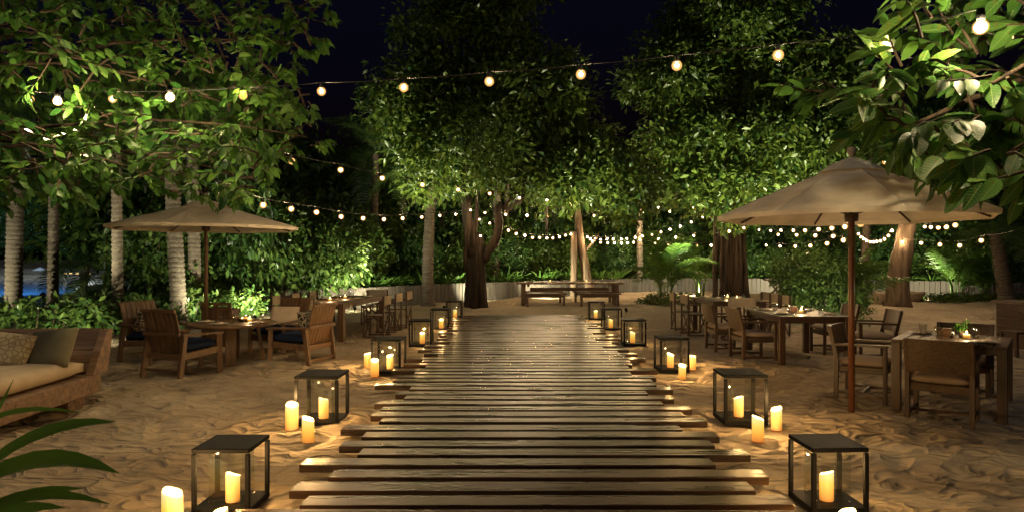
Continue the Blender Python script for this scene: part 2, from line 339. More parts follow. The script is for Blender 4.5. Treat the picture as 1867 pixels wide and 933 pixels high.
# ------------------------------------------------------------------ leaves
T_FAR = (np.array([(0, 0, 0), (.45, -.24, .06), (1, 0, -.12), (.45, .24, .06)]), np.array([(0, 1, 2), (0, 2, 3)]))
T_MID = (np.array([(0, 0, 0), (.28, -.19, .05), (.3, 0, 0), (.28, .19, .05), (.66, -.18, .0), (.68, 0, -.05), (.66, .18, .0), (1, 0, -.16)]),
         np.array([(0, 1, 2), (0, 2, 3), (2, 1, 4), (2, 4, 5), (3, 2, 5), (3, 5, 6), (5, 4, 7), (6, 5, 7)]))
T_NEAR = (T_MID[0] * np.array([1, 1.3, 1]), T_MID[1])
def big_leaf(w=.20, curl=.12, fold=.06):
    xs = [0, .1, .25, .42, .6, .76, .9, 1.0]; ws = [.008, .45, .85, 1.0, .95, .72, .36, .0]
    V = []; F = []
    for x, q in zip(xs, ws):
        z = -curl * x * x; V += [(x, -w * q, z + fold * q), (x, 0, z), (x, w * q, z + fold * q)]
    for i in range(len(xs) - 1):
        a, b = i * 3, i * 3 + 3
        F += [(a, b, b + 1), (a, b + 1, a + 1), (a + 1, b + 1, b + 2), (a + 1, b + 2, a + 2)]
    return np.array(V), np.array(F)
def unit(a): return a / np.maximum(np.linalg.norm(a, axis=1, keepdims=True), 1e-6)
def leaf_arrays(P, T, N, S, tmpl):
    T = unit(T); B = unit(np.cross(N, T)); Nn = np.cross(T, B); tv, tf = tmpl
    V = (P[:, None, :] + S[:, None, None] * (tv[None, :, 0:1] * T[:, None, :] + tv[None, :, 1:2] * B[:, None, :] + tv[None, :, 2:3] * Nn[:, None, :])).reshape(-1, 3)
    F = (tf[None] + (np.arange(len(P)) * len(tv))[:, None, None]).reshape(-1, 3)
    return V, F
def clump_leaves(centers, radii, per, size, rng, droop=0.35, flat=0.75):
    C = np.repeat(centers, per, 0); Rr = np.repeat(radii, per)
    d = unit(rng.normal(size=(len(C), 3))); r = rng.random(len(C)) ** 0.55
    P = C + d * (Rr * r)[:, None] * np.array([1, 1, flat])
    T = d + rng.normal(size=d.shape) * 0.55; T[:, 2] -= droop
    N = rng.normal(size=d.shape) * 0.5 + d * 0.4; N[:, 2] += 0.8
    S = size * (0.65 + 0.7 * rng.random(len(C)))
    return P, T, N, S
def blob_clumps(blobs, n, rng, lo=0.45, rc=(0.35, 0.7)):
    vol = np.array([b[3] * b[4] * b[5] for b in blobs]) ** 0.7; k = rng.choice(len(blobs), n, p=vol / vol.sum())
    B = np.array(blobs, float)[k]; d = unit(rng.normal(size=(n, 3))); r = lo + (1 - lo) * rng.random(n) ** 0.6
    return B[:, :3] + d * r[:, None] * B[:, 3:6], rng.uniform(rc[0], rc[1], n)

# ------------------------------------------------------------------ ground
def smooth01(t): t = np.clip(t, 0, 1); return t * t * (3 - 2 * t)
def build_ground():
    fx = np.arange(-8.6, 8.6, 0.036); fy = np.arange(1.6, 12.5, 0.036)
    ox = np.concatenate([np.array([-900, -500, -300, -200, -140]), np.arange(-110, -30, 3), np.arange(-30, -8.6, 0.35)])
    px = np.concatenate([np.arange(8.6, 30, 0.35), np.arange(30, 80, 4), np.array([110, 200, 400, 900])])
    oy = []; y = 12.5; st = 0.04
    while y < 120: oy.append(y); st = min(st * 1.03, 2.5); y += st
    xs = np.concatenate([ox, fx, px]); ys = np.concatenate([[-400, -100, -40, -15, -6, -3, -1, 0, .8], fy, oy, [160, 250, 500, 1200]])
    X, Y = np.meshgrid(xs, ys); Z = np.zeros_like(X)
    for k in range(14):                                         # soft undulation
        a = RNG.uniform(0, 2 * PI); f = RNG.uniform(0.5, 3.2); p = RNG.uniform(0, 6.28)
        Z += 0.010 / f ** 0.6 * np.sin((X * np.cos(a) + Y * np.sin(a)) * f * 2 + p + 0.7 * np.sin(X * 1.3 + k) + 0.7 * np.sin(Y * 1.1 - k))
    Hd = np.zeros_like(X)
    def stamp(n, x0, x1, y0, y1, smin, smax, depth):            # trodden hollows that meet in crisp ridges
        for _ in range(n):
            cx, cy_ = RNG.uniform(x0, x1), RNG.uniform(y0, y1); a = RNG.uniform(0, PI); s1 = RNG.uniform(smin, smax); s2 = s1 * RNG.uniform(0.5, 0.85); dp = depth * RNG.uniform(0.35, 1.15) * s1 / smax
            i0, i1 = np.searchsorted(xs, [cx - s1, cx + s1]); j0, j1 = np.searchsorted(ys, [cy_ - s1, cy_ + s1])
            if i1 <= i0 or j1 <= j0: continue
            dx = X[j0:j1, i0:i1] - cx; dy = Y[j0:j1, i0:i1] - cy_
            u = (dx * np.cos(a) + dy * np.sin(a)) / s1; v = (-dx * np.sin(a) + dy * np.cos(a)) / s2; q = u * u + v * v
            Hd[j0:j1, i0:i1] = np.minimum(Hd[j0:j1, i0:i1], dp * np.minimum(0, q ** 0.8 - 1) + 0.0)
    stamp(9000, -8.6, 8.6, 1.6, 14, 0.10, 0.24, 0.040)
    stamp(5500, -9, 11, 12, 30, 0.14, 0.30, 0.042)
    sm = Hd.copy(); sm[1:-1, 1:-1] = (Hd[1:-1, 1:-1] * 2 + Hd[:-2, 1:-1] + Hd[2:, 1:-1] + Hd[1:-1, :-2] + Hd[1:-1, 2:]) / 6
    Z += sm + 0.014
    fade = smooth01((38 - Y) / 6) * smooth01((26 - np.abs(X)) / 5); Z *= fade
    path = smooth01((1.75 - np.abs(X - 0.07)) / 0.3) * smooth01((18.6 - Y) / 0.5)
    Z = Z * (1 - 0.6 * path) - 0.02 * path
    lag = smooth01((-0.60 * Y - 1.2 - X) / 3.0) * smooth01((Y - 16.5) / 3) * smooth01((70 - Y) / 3)
    Z -= 1.6 * lag
    Z += 0.5 * smooth01((Y - 71) / 6) * smooth01((-X - 10) / 10)
    ny, nx = X.shape; V = np.stack([X, Y, Z], -1).reshape(-1, 3)
    idx = np.arange(ny * nx).reshape(ny, nx)
    F = np.stack([idx[:-1, :-1], idx[:-1, 1:], idx[1:, 1:], idx[1:, :-1]], -1).reshape(-1, 4)
    structure(obj('sand_ground', np_mesh('sand_ground', V, F, 'sand', True)))
build_ground()
w = MB(); w.add([(-160, 15, -0.5), (-6, 15, -0.5), (-6, 74, -0.5), (-160, 74, -0.5)], [(0, 1, 2, 3)]); structure(build(w, 'lagoon_water', 'water'))

# ------------------------------------------------------------------ boardwalk
bw = structure(obj('boardwalk', None, None, (0, 0, 0)))
right_px = {0: (921, 1450), 1: (892, 1380), 2: (868, 1404), 3: (848, 1307), 4: (829, 1370), 5: (812, 1305), 6: (797, 1313), 7: (782, 1246), 8: (770, 1291), 9: (758, 1251), 10: (748, 1263), 11: (737, 1212), 12: (728, 1230), 13: (719, 1183), 14: (710, 1228)}
left_px = {0: (921, 544), 1: (896, 525), 2: (870, 597), 3: (849, 544), 4: (829, 650), 5: (813, 617), 6: (797, 658), 7: (783, 620), 8: (770, 690), 9: (758, 675), 10: (748, 692), 11: (737, 682), 12: (728, 735), 13: (719, 720), 14: (710, 745)}
rp = random.Random(5)
plank_meshes = []
for i in range(-6, 54):
    d0 = 4.18 + 0.2655 * i                      # front edge
    def endx(tab, sgn, base):
        if i in tab: y, x = tab[i]; return (x - CX) / F_PX * d0
        return base + sgn * (rp.uniform(0.0, 0.34) + (0.12 if i % 2 else -0.12))
    xl = endx(left_px, -1, -1.36); xr = endx(right_px, 1, 1.46)
    m = MB(); L = xr - xl; wd = 0.186 + rp.uniform(-0.006, 0.004)
    m.box((0, 0, 0), (L, wd, 0.055), None, 0.004)
    o = build(m, 'plank', 'deck_wood', bw, loc=((xl + xr) / 2, d0 + 0.106, 0.0715 + rp.uniform(-0.003, 0.003)), rot=(rp.uniform(-.008, .008), rp.uniform(-.002, .002), rp.uniform(-.004, .004)))
for x in (-1.05, 0.05, 1.12):
    m = MB(); m.box((0, 0, 0), (0.09, 16.0, 0.10), None, 0.004); build(m, 'joist', 'joist_wood', bw, loc=(x, 10.5, -0.012))

# ------------------------------------------------------------------ retaining wall of boards with a planted bed behind it
WALL = [(-8.2, 18.6), (-6.4, 20.9), (-4.4, 23.4), (-2.3, 26.2), (0, 28.3), (2.5, 30.4), (5.6, 32.8), (9, 33.4), (13, 32.2), (17, 29.4), (20.5, 26.2), (24, 22.5)]
def poly_points(pl, step):
    out = []; carry = 0.0
    for (a, b) in zip(pl[:-1], pl[1:]):
        a, b = Vector(a), Vector(b); L = (b - a).length; t = carry
        while t < L: out.append((a + (b - a) * (t / L), math.atan2((b - a).y, (b - a).x))); t += step
        carry = t - L
    return out
wall = thing('retaining_wall', 'low curved retaining wall of upright weathered boards round the sand', 'wall', (0, 0, 0))
bmesh_ = [None] * 4
for k in range(4): mb = MB(); mb.box((0, 0, 0.31), (0.188, 0.05, 0.72 + 0.008 * k), None, 0.006); bmesh_[k] = mb.mesh('board', 'grey_boards')
for k, (p, a) in enumerate(poly_points(WALL, 0.2)): obj('board', bmesh_[random.randrange(4)], wall, (p.x, p.y, random.uniform(-.012, .012)), (random.uniform(-.02, .02), 0, a))
def bed(name, pl, off, z):
    V = []; F = []
    n = len(pl)
    for i, (x, y) in enumerate(pl):
        a, b = Vector(pl[max(i - 1, 0)]), Vector(pl[min(i + 1, n - 1)]); t = (b - a).normalized(); nr = Vector((-t.y, t.x))
        for s in (0.03, off): V += [(x + nr.x * s, y + nr.y * s, z), (x + nr.x * s, y + nr.y * s, -0.4)]
    for i in range(n - 1):
        a, b = i * 4, i * 4 + 4; F += [(a, b, b + 2, a + 2), (a + 2, b + 2, b + 3, a + 3), (a, a + 1, b + 1, b)]
    m = MB(); m.add(V, F); return structure(build(m, name, 'soil'))
bed('planting_bed', WALL, 9.0, 0.52)

# ------------------------------------------------------------------ vegetation builders
def tube_trunk(paths, n=10):
    m = MB()
    for pts, rad in paths: m.tube(pts, rad, n)
    return m
def curve(a, b, bend=(0, 0, 0), k=8, wob=0.0, rnd=random):
    a, b, bend = Vector(a), Vector(b), Vector(bend); out = []
    for i in range(k):
        t = i / (k - 1); p = a.lerp(b, t) + bend * (4 * t * (1 - t))
        if wob and 0 < i < k - 1: p += Vector((rnd.uniform(-wob, wob), rnd.uniform(-wob, wob), rnd.uniform(-wob, wob) * .4))
        out.append(p)
    return out
def tree(name, label, loc, trunks, limbs, blobs, nclump, per, size, mat, seed, bark='bark', rc=(0.4, 0.85), group=None, tmpl=T_FAR):
    rng = np.random.default_rng(seed); t = thing(name, label, 'tree', loc, 0, group)
    build(tube_trunk(trunks), 'trunk', bark, t, True)
    for pts, rad in limbs: build(tube_trunk([(pts, rad)], 7), 'limb', bark, t, True)
    c, r = blob_clumps(blobs, nclump, rng, rc=rc); P, T, N, S = clump_leaves(c, r, per, size, rng)
    V, F = leaf_arrays(P, T, N, S, tmpl); o = obj('crown', np_mesh('crown', V, F, mat), t); o['kind'] = 'stuff'
    return t
# ringed palm trunk and feather fronds
def palm_trunk_mesh(base, top, r0, r1, ring=0.11, bend=(0, 0, 0)):
    base, top = Vector(base), Vector(top); L = (top - base).length; k = max(6, int(L / ring)); pts = []; rad = []
    for i in range(k):
        for q, f in ((0.02, 1.10), (0.75, 0.96), (0.98, 1.0)):
            t = (i + q) / k; pts.append(base.lerp(top, t) + Vector(bend) * (4 * t * (1 - t)))
            rr = r0 + (r1 - r0) * t + r0 * 0.5 * max(0, 1 - t * L / 0.5) ** 2; rad.append(rr * f * random.uniform(0.98, 1.03))
    m = MB(); m.tube(pts, rad, 10); return m
def frond_mesh(L=2.2, arch=0.9, width=0.5, n=34, mat='leaf_palm', seed=1):
    rng = np.random.default_rng(seed); V = []; F = []
    def spine(t): return np.array([L * t * (1 - 0.18 * t), 0, L * (0.55 * t - arch * t * t)])
    ts = np.linspace(0.0, 1, 10)
    for i, t in enumerate(ts):
        p = spine(t); w_ = 0.016 * (1 - 0.8 * t)
        V += [p + (0, w_, 0), p + (0, -w_, 0), p + (0, 0, w_ * 1.4)]
        if i:
            a, b = (i - 1) * 3, i * 3
            for u, v in ((0, 2), (2, 1), (1, 0)): F += [(a + u, b + u, b + v), (a + u, b + v, a + v)]
    for i in range(n):
        t = 0.1 + 0.9 * i / n; p = spine(t); q = spine(min(1, t + 0.02)); d = (q - p) / np.linalg.norm(q - p)
        ln = width * (0.35 + 1.3 * math.sin(PI * min(1, 0.12 + 0.86 * t)) * 0.65) * rng.uniform(0.85, 1.1)
        for s in (-1, 1):
            side = np.array([0.55 * d[0], s * 1.0, 0.28 + 0.55 * d[2]]) + rng.normal(size=3) * 0.07; side /= np.linalg.norm(side)
            mid = p + side * ln * 0.55; tip = p + side * ln + np.array([0, 0, -ln * 0.42]); wv = d * 0.017
            o = len(V); V += [p - wv * .6, p + wv * .6, mid - wv, mid + wv, tip]; F += [(o, o + 1, o + 3), (o, o + 3, o + 2), (o + 2, o + 3, o + 4)]
    return np_mesh('frond', np.array(V), np.array(F), mat)
FROND = [frond_mesh(2.4, 0.95, 0.55, 40, seed=1), frond_mesh(2.1, 1.2, 0.5, 36, seed=2), frond_mesh(2.6, 0.65, 0.6, 44, seed=3)]
AFROND = [frond_mesh(1.5, 0.35, 0.42, 26, 'leaf_strap', 4), frond_mesh(1.3, 0.6, 0.4, 24, 'leaf_strap', 5)]
def palm(label, base, top, r0, r1, nf=11, bend=(0, 0, 0), fscale=1.0, group=None, seed=0, name='palm_tree'):
    rnd = random.Random(seed); base = Vector(base); t = thing(name, label, 'palm tree', base, 0, group); tp = Vector(top) - base
    build(palm_trunk_mesh((0, 0, -0.1), tp, r0, r1, bend=bend), 'trunk', 'palm_bark', t, True)
    for i in range(nf):
        a = 2 * PI * i / nf * 1.618 * 2 + rnd.uniform(-.3, .3); tilt = rnd.uniform(-0.75, 0.55)
        obj('frond', rnd.choice(FROND), t, tp + Vector((0, 0, rnd.uniform(-.1, .12))), (0, tilt, a), (fscale * rnd.uniform(.85, 1.15),) * 3)
    return t
def strap_clump_mesh(n=34, L=0.75, seed=0, w=0.022):
    rng = np.random.default_rng(seed); V = []; F = []
    for i in range(n):
        a = rng.uniform(0, 2 * PI); el = rng.uniform(0.7, 1.45); ln = L * rng.uniform(0.6, 1.15); dr = rng.uniform(0.3, 0.9); c, s = math.cos(a), math.sin(a); o = len(V)
        for k in range(6):
            t = k / 5; h = ln * (math.cos(el) * t + 0.25 * dr * t * t); z = ln * (math.sin(el) * t - dr * 0.55 * t ** 2.3); ww = w * (1 - t ** 2.5) * (0.7 + .6 * math.sin(PI * t)) + .001
            bx, by = 0.06 * c, 0.06 * s
            V += [(bx + h * c - s * ww, by + h * s + c * ww, z + .012), (bx + h * c, by + h * s, z), (bx + h * c + s * ww, by + h * s - c * ww, z + .012)]
            if k: p, q = o + k * 3 - 3, o + k * 3; F += [(p, q, q + 1), (p, q + 1, p + 1), (p + 1, q + 1, q + 2), (p + 1, q + 2, p + 2)]
    return np_mesh('foliage', np.array(V), np.array(F), 'leaf_strap')
def bush_mesh(seed, rx, ry, h, n, size, mat, tmpl=T_FAR, lumps=9):
    rng = np.random.default_rng(seed); blobs = []
    for i in range(lumps):
        a = rng.uniform(0, 2 * PI); q = rng.uniform(0, 0.65); zz = rng.uniform(0.25, 0.75)
        s = rng.uniform(0.32, 0.5); blobs.append((q * rx * math.cos(a), q * ry * math.sin(a), zz * h, s * rx, s * ry, s * h * 0.62))
    c, r = blob_clumps(blobs, max(30, n // 26), rng, lo=0.5, rc=(0.16 * rx, 0.34 * rx)); P, T, N, S = clump_leaves(c, r, 26, size, rng)
    k = P[:, 2] > 0.02; P, T, N, S = P[k], T[k], N[k], S[k]
    V, F = leaf_arrays(P, T, N, S, tmpl); return np_mesh('foliage', V, F, mat)
def stems_mesh(seed, rx, h, n=7):
    rnd = random.Random(seed); m = MB()
    for i in range(n):
        a = rnd.uniform(0, 2 * PI); q = rnd.uniform(.2, .6) * rx
        m.tube(curve((0.1 * math.cos(a), .1 * math.sin(a), -.1), (q * math.cos(a), q * math.sin(a), h * rnd.uniform(.55, .85)), (rnd.uniform(-.1, .1), rnd.uniform(-.1, .1), 0), 5), [.03, .026, .02, .015, .008], 5)
    return m.mesh('stem', 'bark')
def areca(label, loc, sc=1.0, seed=0, n=16, group=None, name='areca_palm'):
    rnd = random.Random(seed); t = thing(name, label, 'plant', loc, rnd.uniform(0, 6), group, sc)
    m = MB()
    for i in range(7):
        a = rnd.uniform(0, 6.28); m.tube([(0.12 * math.cos(a), .12 * math.sin(a), -.05), (.16 * math.cos(a), .16 * math.sin(a), .35), (.24 * math.cos(a), .24 * math.sin(a), .75)], [.022, .018, .012], 5)
    build(m, 'stem', 'leaf_strap', t, True)
    for i in range(n): a = rnd.uniform(0, 6.28); obj('frond', rnd.choice(AFROND), t, (.16 * math.cos(a), .16 * math.sin(a), rnd.uniform(.25, .75)), (0, -rnd.uniform(0.15, 1.0), a), (rnd.uniform(.75, 1.1),) * 3)
    return t

# ------------------------------------------------------------------ big trees
def fluted(base_r, h, n, spread, seed, lean=(0, 0)):
    rnd = random.Random(seed); out = []
    for i in range(n):
        a = 2 * PI * i / n + rnd.uniform(-.3, .3); b0 = Vector((spread * math.cos(a), spread * math.sin(a), -.15)); tp = Vector((spread * .55 * math.cos(a + .5) + lean[0], spread * .55 * math.sin(a + .5) + lean[1], h * rnd.uniform(.9, 1.1)))
        pts = curve(b0, tp, (rnd.uniform(-.08, .08), rnd.uniform(-.08, .08), 0), 8, 0.025, rnd); r = base_r * rnd.uniform(.75, 1.15)
        out.append((pts, [r * 1.5, r * 1.12, r, r * .95, r * .92, r * .88, r * .85, r * .7]))
    return out
b = gp(868, 560); H = 9.2
tree('banyan_tree', 'big broadleaf tree with dark forked fluted trunk at the end of the boardwalk', b,
     fluted(0.10, 2.3, 13, 0.29, 3) + [(curve((0, 0, -.1), (0, 0, 2.3), (0, 0, 0), 5), [.30, .26, .25, .24, .2])] + [(curve((-.08, 0, 1.7), (-.4, .1, 4.8), (-.12, 0, .1), 9, .05), [.24, .2, .18, .17, .16, .14, .13, .11, .09]), (curve((.1, 0, 1.5), (.75, 0, 3.5), (.22, 0, -.2), 9, .045), [.2, .18, .16, .15, .15, .14, .13, .12, .1]), (curve((-.1, -.2, 2.0), (.15, -.1, 4.2), (.0, 0, 0), 7, .05), [.1, .09, .08, .07, .06, .06, .05]), (curve((-.3, -.15, 1.2), (-.1, -.1, 3.8), (-.1, 0, 0), 7, .04), [.07, .06, .06, .05, .05, .05, .04])],
     [(curve((-.5, .1, 4.4), (-2.0, -.3, 6.6), (-.2, 0, .3), 6, .05), [.14, .12, .1, .08, .06, .03]), (curve((-.5, .1, 4.4), (.6, .2, 8.2), (.1, 0, .2), 6, .05), [.14, .12, .1, .08, .06, .03]),
      (curve((.95, 0, 3.2), (2.6, -.2, 5.2), (.2, 0, .3), 6, .05), [.13, .12, .1, .08, .06, .03]), (curve((.95, 0, 3.2), (3.9, .2, 4.0), (.2, 0, .5), 6, .05), [.12, .1, .09, .07, .05, .03])],
     [(-.4, 0, 8.6, 2.4, 2.4, 1.7), (-1.6, -.2, 6.6, 1.9, 2.0, 1.6), (1.7, -.2, 6.9, 2.2, 2.2, 1.6), (.3, -1, 5.2, 2.3, 1.7, 1.3), (3.3, 0, 4.9, 2.0, 1.8, 1.3), (4.8, .2, 4.0, 1.3, 1.4, 1.0), (2.4, -.8, 3.9, 1.4, 1.2, .8), (-1.6, -.5, 4.6, 1.2, 1.2, 1.0), (0.5, 0, 10.4, 1.8, 1.8, 1.2)],
     820, 46, 0.235, 'leaf_mid', 21)
b = gp(1335, 546)
tree('banyan_tree', 'wide broadleaf tree with massive rooted trunk behind the back right dining table', b,
     fluted(0.10, 4.8, 12, 0.42, 9) + fluted(0.06, 4.6, 7, 0.66, 19, (.1, .1)) + [(curve((0, 0, -.1), (0, 0, 5.2), (0, 0, 0), 6), [.42, .36, .34, .32, .3, .25])] + [((curve((-.75, -.3, -.1), (-.6, 0, 3.6), (-.05, 0, 0), 7, .03)), [.13, .09, .08, .08, .08, .09, .1]), (curve((-.62, -.5, -.1), (-.4, 0, 3.4), (0, 0, 0), 7, .03), [.08, .05, .05, .05, .05, .06, .06])],
     [(curve((0, 0, 4.2), (-2.4, -.3, 6.8), (-.3, 0, .4), 6, .05), [.26, .22, .17, .12, .08, .04]), (curve((0, 0, 4.2), (2.6, .2, 7.0), (.3, 0, .4), 6, .05), [.26, .22, .17, .12, .08, .04]), (curve((0, 0, 4.2), (.3, .2, 10), (.1, 0, .2), 6, .05), [.26, .22, .17, .12, .08, .04]), (curve((.2, 0, 3.4), (3.6, -.5, 4.6), (.3, 0, .4), 6, .05), [.16, .13, .1, .08, .05, .03])],
     [(0, 0, 10.6, 3.0, 2.6, 1.9), (-2.2, -.3, 8.4, 2.0, 2.0, 1.6), (2.6, -.2, 8.6, 2.6, 2.2, 1.8), (-1.6, -.6, 6.1, 2.1, 1.8, 1.4), (1.4, -.8, 6.0, 2.4, 1.8, 1.4), (4.0, -.2, 6.4, 2.2, 1.9, 1.5), (-1.8, -.7, 4.4, 1.5, 1.2, .9), (0, -1.1, 4.5, 1.5, 1.1, .8), (3.2, -.7, 4.5, 1.9, 1.3, .9), (-.2, -1.3, 3.3, .9, .6, .5)],
     960, 46, 0.265, 'leaf_mid', 22, rc=(.45, .95))
# trees of the belt behind the wall: three shapes, copied
def belt_tree(seed, h, mat):
    rnd = random.Random(seed); lim = []; blobs = []
    for i in range(5): a = rnd.uniform(0, 6.28); q = rnd.uniform(1.0, 2.2); e = (q * math.cos(a), q * math.sin(a), h * rnd.uniform(.55, .85)); lim.append((curve((0, 0, h * .35), e, (0, 0, .3), 5, .05), [.12, .1, .07, .05, .03])); blobs.append((*e, rnd.uniform(1.2, 1.9), rnd.uniform(1.2, 1.9), rnd.uniform(.9, 1.5)))
    blobs += [(0, 0, h * .88, 1.7, 1.7, 1.3), (rnd.uniform(-.6, .6), 0, h * .55, 2.2, 2.0, 1.4), (0, 0, h * .36, 1.9, 1.9, 1.2)]
    return tree('belt_tree', 'tree', (0, 0, 0), [(curve((0, 0, -.2), (rnd.uniform(-.3, .3), 0, h * .8), (rnd.uniform(-.2, .2), 0, 0), 7, .04), [.2, .16, .14, .13, .11, .08, .04])], lim, blobs, 560, 44, .24, mat, seed)
BELT = [belt_tree(31, 8.5, 'leaf_dark'), belt_tree(32, 7.0, 'leaf_dark'), belt_tree(33, 9.5, 'leaf_dark')]
belt = [(-14.5, 27, 0, .75), (-11.0, 29, 1, .85), (-7.6, 31, 2, .62), (-5.0, 34, 1, .70), (-2.0, 37, 0, .72), (1.2, 38, 2, .62), (4.2, 39.5, 0, .70), (7.6, 40, 1, .85), (12.6, 39, 2, .95), (17.0, 37, 0, 1.0), (21.0, 34, 2, 1.0), (25.5, 30, 1, 1.05), (28.0, 25.5, 0, 1.0)]
used = set()
for i, (x, y, k, s) in enumerate(belt):
    lb = 'dense dark tree standing in the planted belt beyond the board wall'; g = 'trees of the planted belt'
    if k in used: clone(BELT[k], lb, (x, y, 0.45), i * 1.7, s, g)
    else: used.add(k); o = BELT[k]; o['label'] = lb; o['group'] = g; o.location = (x, y, 0.45); o.rotation_euler[2] = i * 1.7; o.scale = (s,) * 3
# shrubs along the wall
def shrub_proto(seed, rx, h, n, size, mat, tmpl=T_FAR):
    t = thing('shrub', 'shrub', 'shrub', (0, 0, 0)); o = obj('foliage', bush_mesh(seed, rx, rx, h, n, size, mat, tmpl), t); o['kind'] = 'stuff'; obj('stem', stems_mesh(seed, rx, h), t); return t
SH = [shrub_proto(41, 1.3, 2.1, 6500, .16, 'leaf_hedge'), shrub_proto(42, 1.2, 1.8, 5500, .13, 'leaf_mid'), shrub_proto(43, 1.4, 2.5, 7500, .17, 'leaf_dark')]
used = set(); rs = random.Random(9)
def place_shrub(k, loc, s, label, group):
    if k in used: clone(SH[k], label, loc, rs.uniform(0, 6), s, group)
    else: used.add(k); o = SH[k]; o['label'] = label; o['group'] = group; o.location = loc; o.scale = (s,) * 3 if not hasattr(s, '__len__') else s
for i, (p, a) in enumerate(poly_points(WALL, 1.75)):
    nx, ny = -math.sin(a), math.cos(a)
    for q, (off, s) in enumerate(((1.9, .95), (3.6, 1.45), (5.6, 1.95))):
        place_shrub((i + q * 2) % 3, (p.x + nx * off + rs.uniform(-.4, .4), p.y + ny * off + rs.uniform(-.3, .3), 0.5), s * rs.uniform(.85, 1.2) * (1.25 if p.x < -4 else 1.0), 'leafy green shrub growing in the bed behind the board wall', 'shrubs behind the board wall')
for i, (x, y, s) in enumerate(((-9.6, 17.8, (1.2, 1.1, 1.35)), (-8.6, 19.4, (1.1, 1.2, 1.7)), (-7.3, 20.2, (1.1, 1.1, 1.6)), (-6.0, 21.9, (1.1, 1.1, 1.3)), (-10.3, 20.2, (1.2, 1.2, 1.75)))):
    place_shrub((i * 2) % 3 if i % 2 else 0, (x, y, 0), s, 'tall glossy shrub of the thick hedge behind the long dining table', 'tall hedge shrubs')
STRAP = [strap_clump_mesh(40, .8, s) for s in (1, 2, 3)]
for i, (p, a) in enumerate(poly_points(WALL, 0.62)):
    if p.x < -6.5: continue
    if rs.random() < 0.12: continue
    nx, ny = -math.sin(a), math.cos(a); off = rs.uniform(.35, .75)
    t = tag(obj('strap_leaf_plant', STRAP[i % 3], None, (p.x + nx * off, p.y + ny * off, .50), (0, 0, rs.uniform(0, 6)), (rs.uniform(.8, 1.35),) * 3), 'tuft of arching strap leaves planted along the top of the board wall', 'plant', 'strap leaf plants along the wall')
areca('bushy areca palm on the sand beside the far right dining table', gp(1213, 553), 1.45, 1, 22)
areca('small areca palm standing in front of the massive rooted trunk', gp(1275, 540), 1.35, 2, 14)
areca('areca palm beside the round leafed bush behind the dining chairs', (8.3, 17.6, 0), 1.15, 3, 20)
areca('bright areca palm near the stone bowls', gp(1745, 546), 1.35, 4, 16)
areca('low areca palm by the thin trunk at the board wall', gp(1795, 545), 1.0, 5, 14)
o = thing('round_bush', 'round leafy bush on the sand behind the dining chairs', 'bush', (7.55, 16.9, 0)); f = obj('foliage', bush_mesh(55, 1.25, 1.1, 1.85, 9000, .11, 'leaf_hedge', T_FAR, 12), o); f['kind'] = 'stuff'; obj('stem', stems_mesh(55, .9, 1.4), o)
def cover(label, pts, n, hgt, size, mat, seed):
    rng = np.random.default_rng(seed); P = []
    for (x, y, r) in pts:
        k = int(n * r * r); a = rng.uniform(0, 2 * PI, k); q = r * np.sqrt(rng.random(k)); P.append(np.stack([x + q * np.cos(a), y + q * np.sin(a), rng.random(k) * hgt * np.clip(1.15 - (q / r) ** 2, .1, 1)], -1))
    P = np.concatenate(P); T = rng.normal(size=P.shape); T[:, 2] = np.abs(T[:, 2]) * .5; N = rng.normal(size=P.shape) * .5; N[:, 2] += 1
    V, F = leaf_arrays(P, T, N, size * (.6 + .7 * rng.random(len(P))), T_FAR); o = obj('ground_cover', np_mesh('ground_cover', V, F, mat)); o['kind'] = 'stuff'; tag(o, label, 'plants')
c1, c2 = gp(1213, 553), gp(1755, 548)
cover('low green ground cover round the foot of the bushy areca palm', [(c1.x + .3, c1.y, 1.3), (c1.x - .5, c1.y - .3, .6)], 700, .4, .13, 'leaf_mid', 61)
cover('low green ground cover along the wall near the stone bowls', [(c2.x + d, c2.y + abs(d) * -.2, 1.0) for d in (-1, 0, 1, 2)], 600, .3, .13, 'leaf_mid', 62)
# low hedge on the left
def low_hedge():
    rng = np.random.default_rng(71); line = [(-13.5, 10.2), (-10.6, 12.4), (-9.1, 13.6), (-8.3, 15.2), (-7.7, 17.2), (-7.2, 19.0)]; C = []
    for p, a in poly_points(line, 0.11):
        for k in range(4): C.append((p.x + rng.normal() * .38 - .25, p.y + rng.normal() * .38, rng.uniform(.05, .74)))
    C = np.array(C); P, T, N, S = clump_leaves(C, rng.uniform(.14, .27, len(C)), 26, .155, rng, droop=-.1); k = P[:, 2] > 0
    V, F = leaf_arrays(P[k], T[k], N[k], S[k], T_MID); t = thing('low_hedge', 'low glossy hedge of pointed leaves behind the daybed and armchairs', 'hedge', (0, 0, 0))
    o = obj('foliage', np_mesh('foliage', V, F, 'leaf_hedge'), t); o['kind'] = 'stuff'
    m = MB(); r2 = random.Random(3)
    for p, a in poly_points(line, .3): m.tube([(p.x, p.y, -.1), (p.x + r2.uniform(-.2, .2), p.y + r2.uniform(-.2, .2), .7)], [.018, .006], 5)
    o = build(m, 'stem', 'bark', t); o['kind'] = 'stuff'
low_hedge()

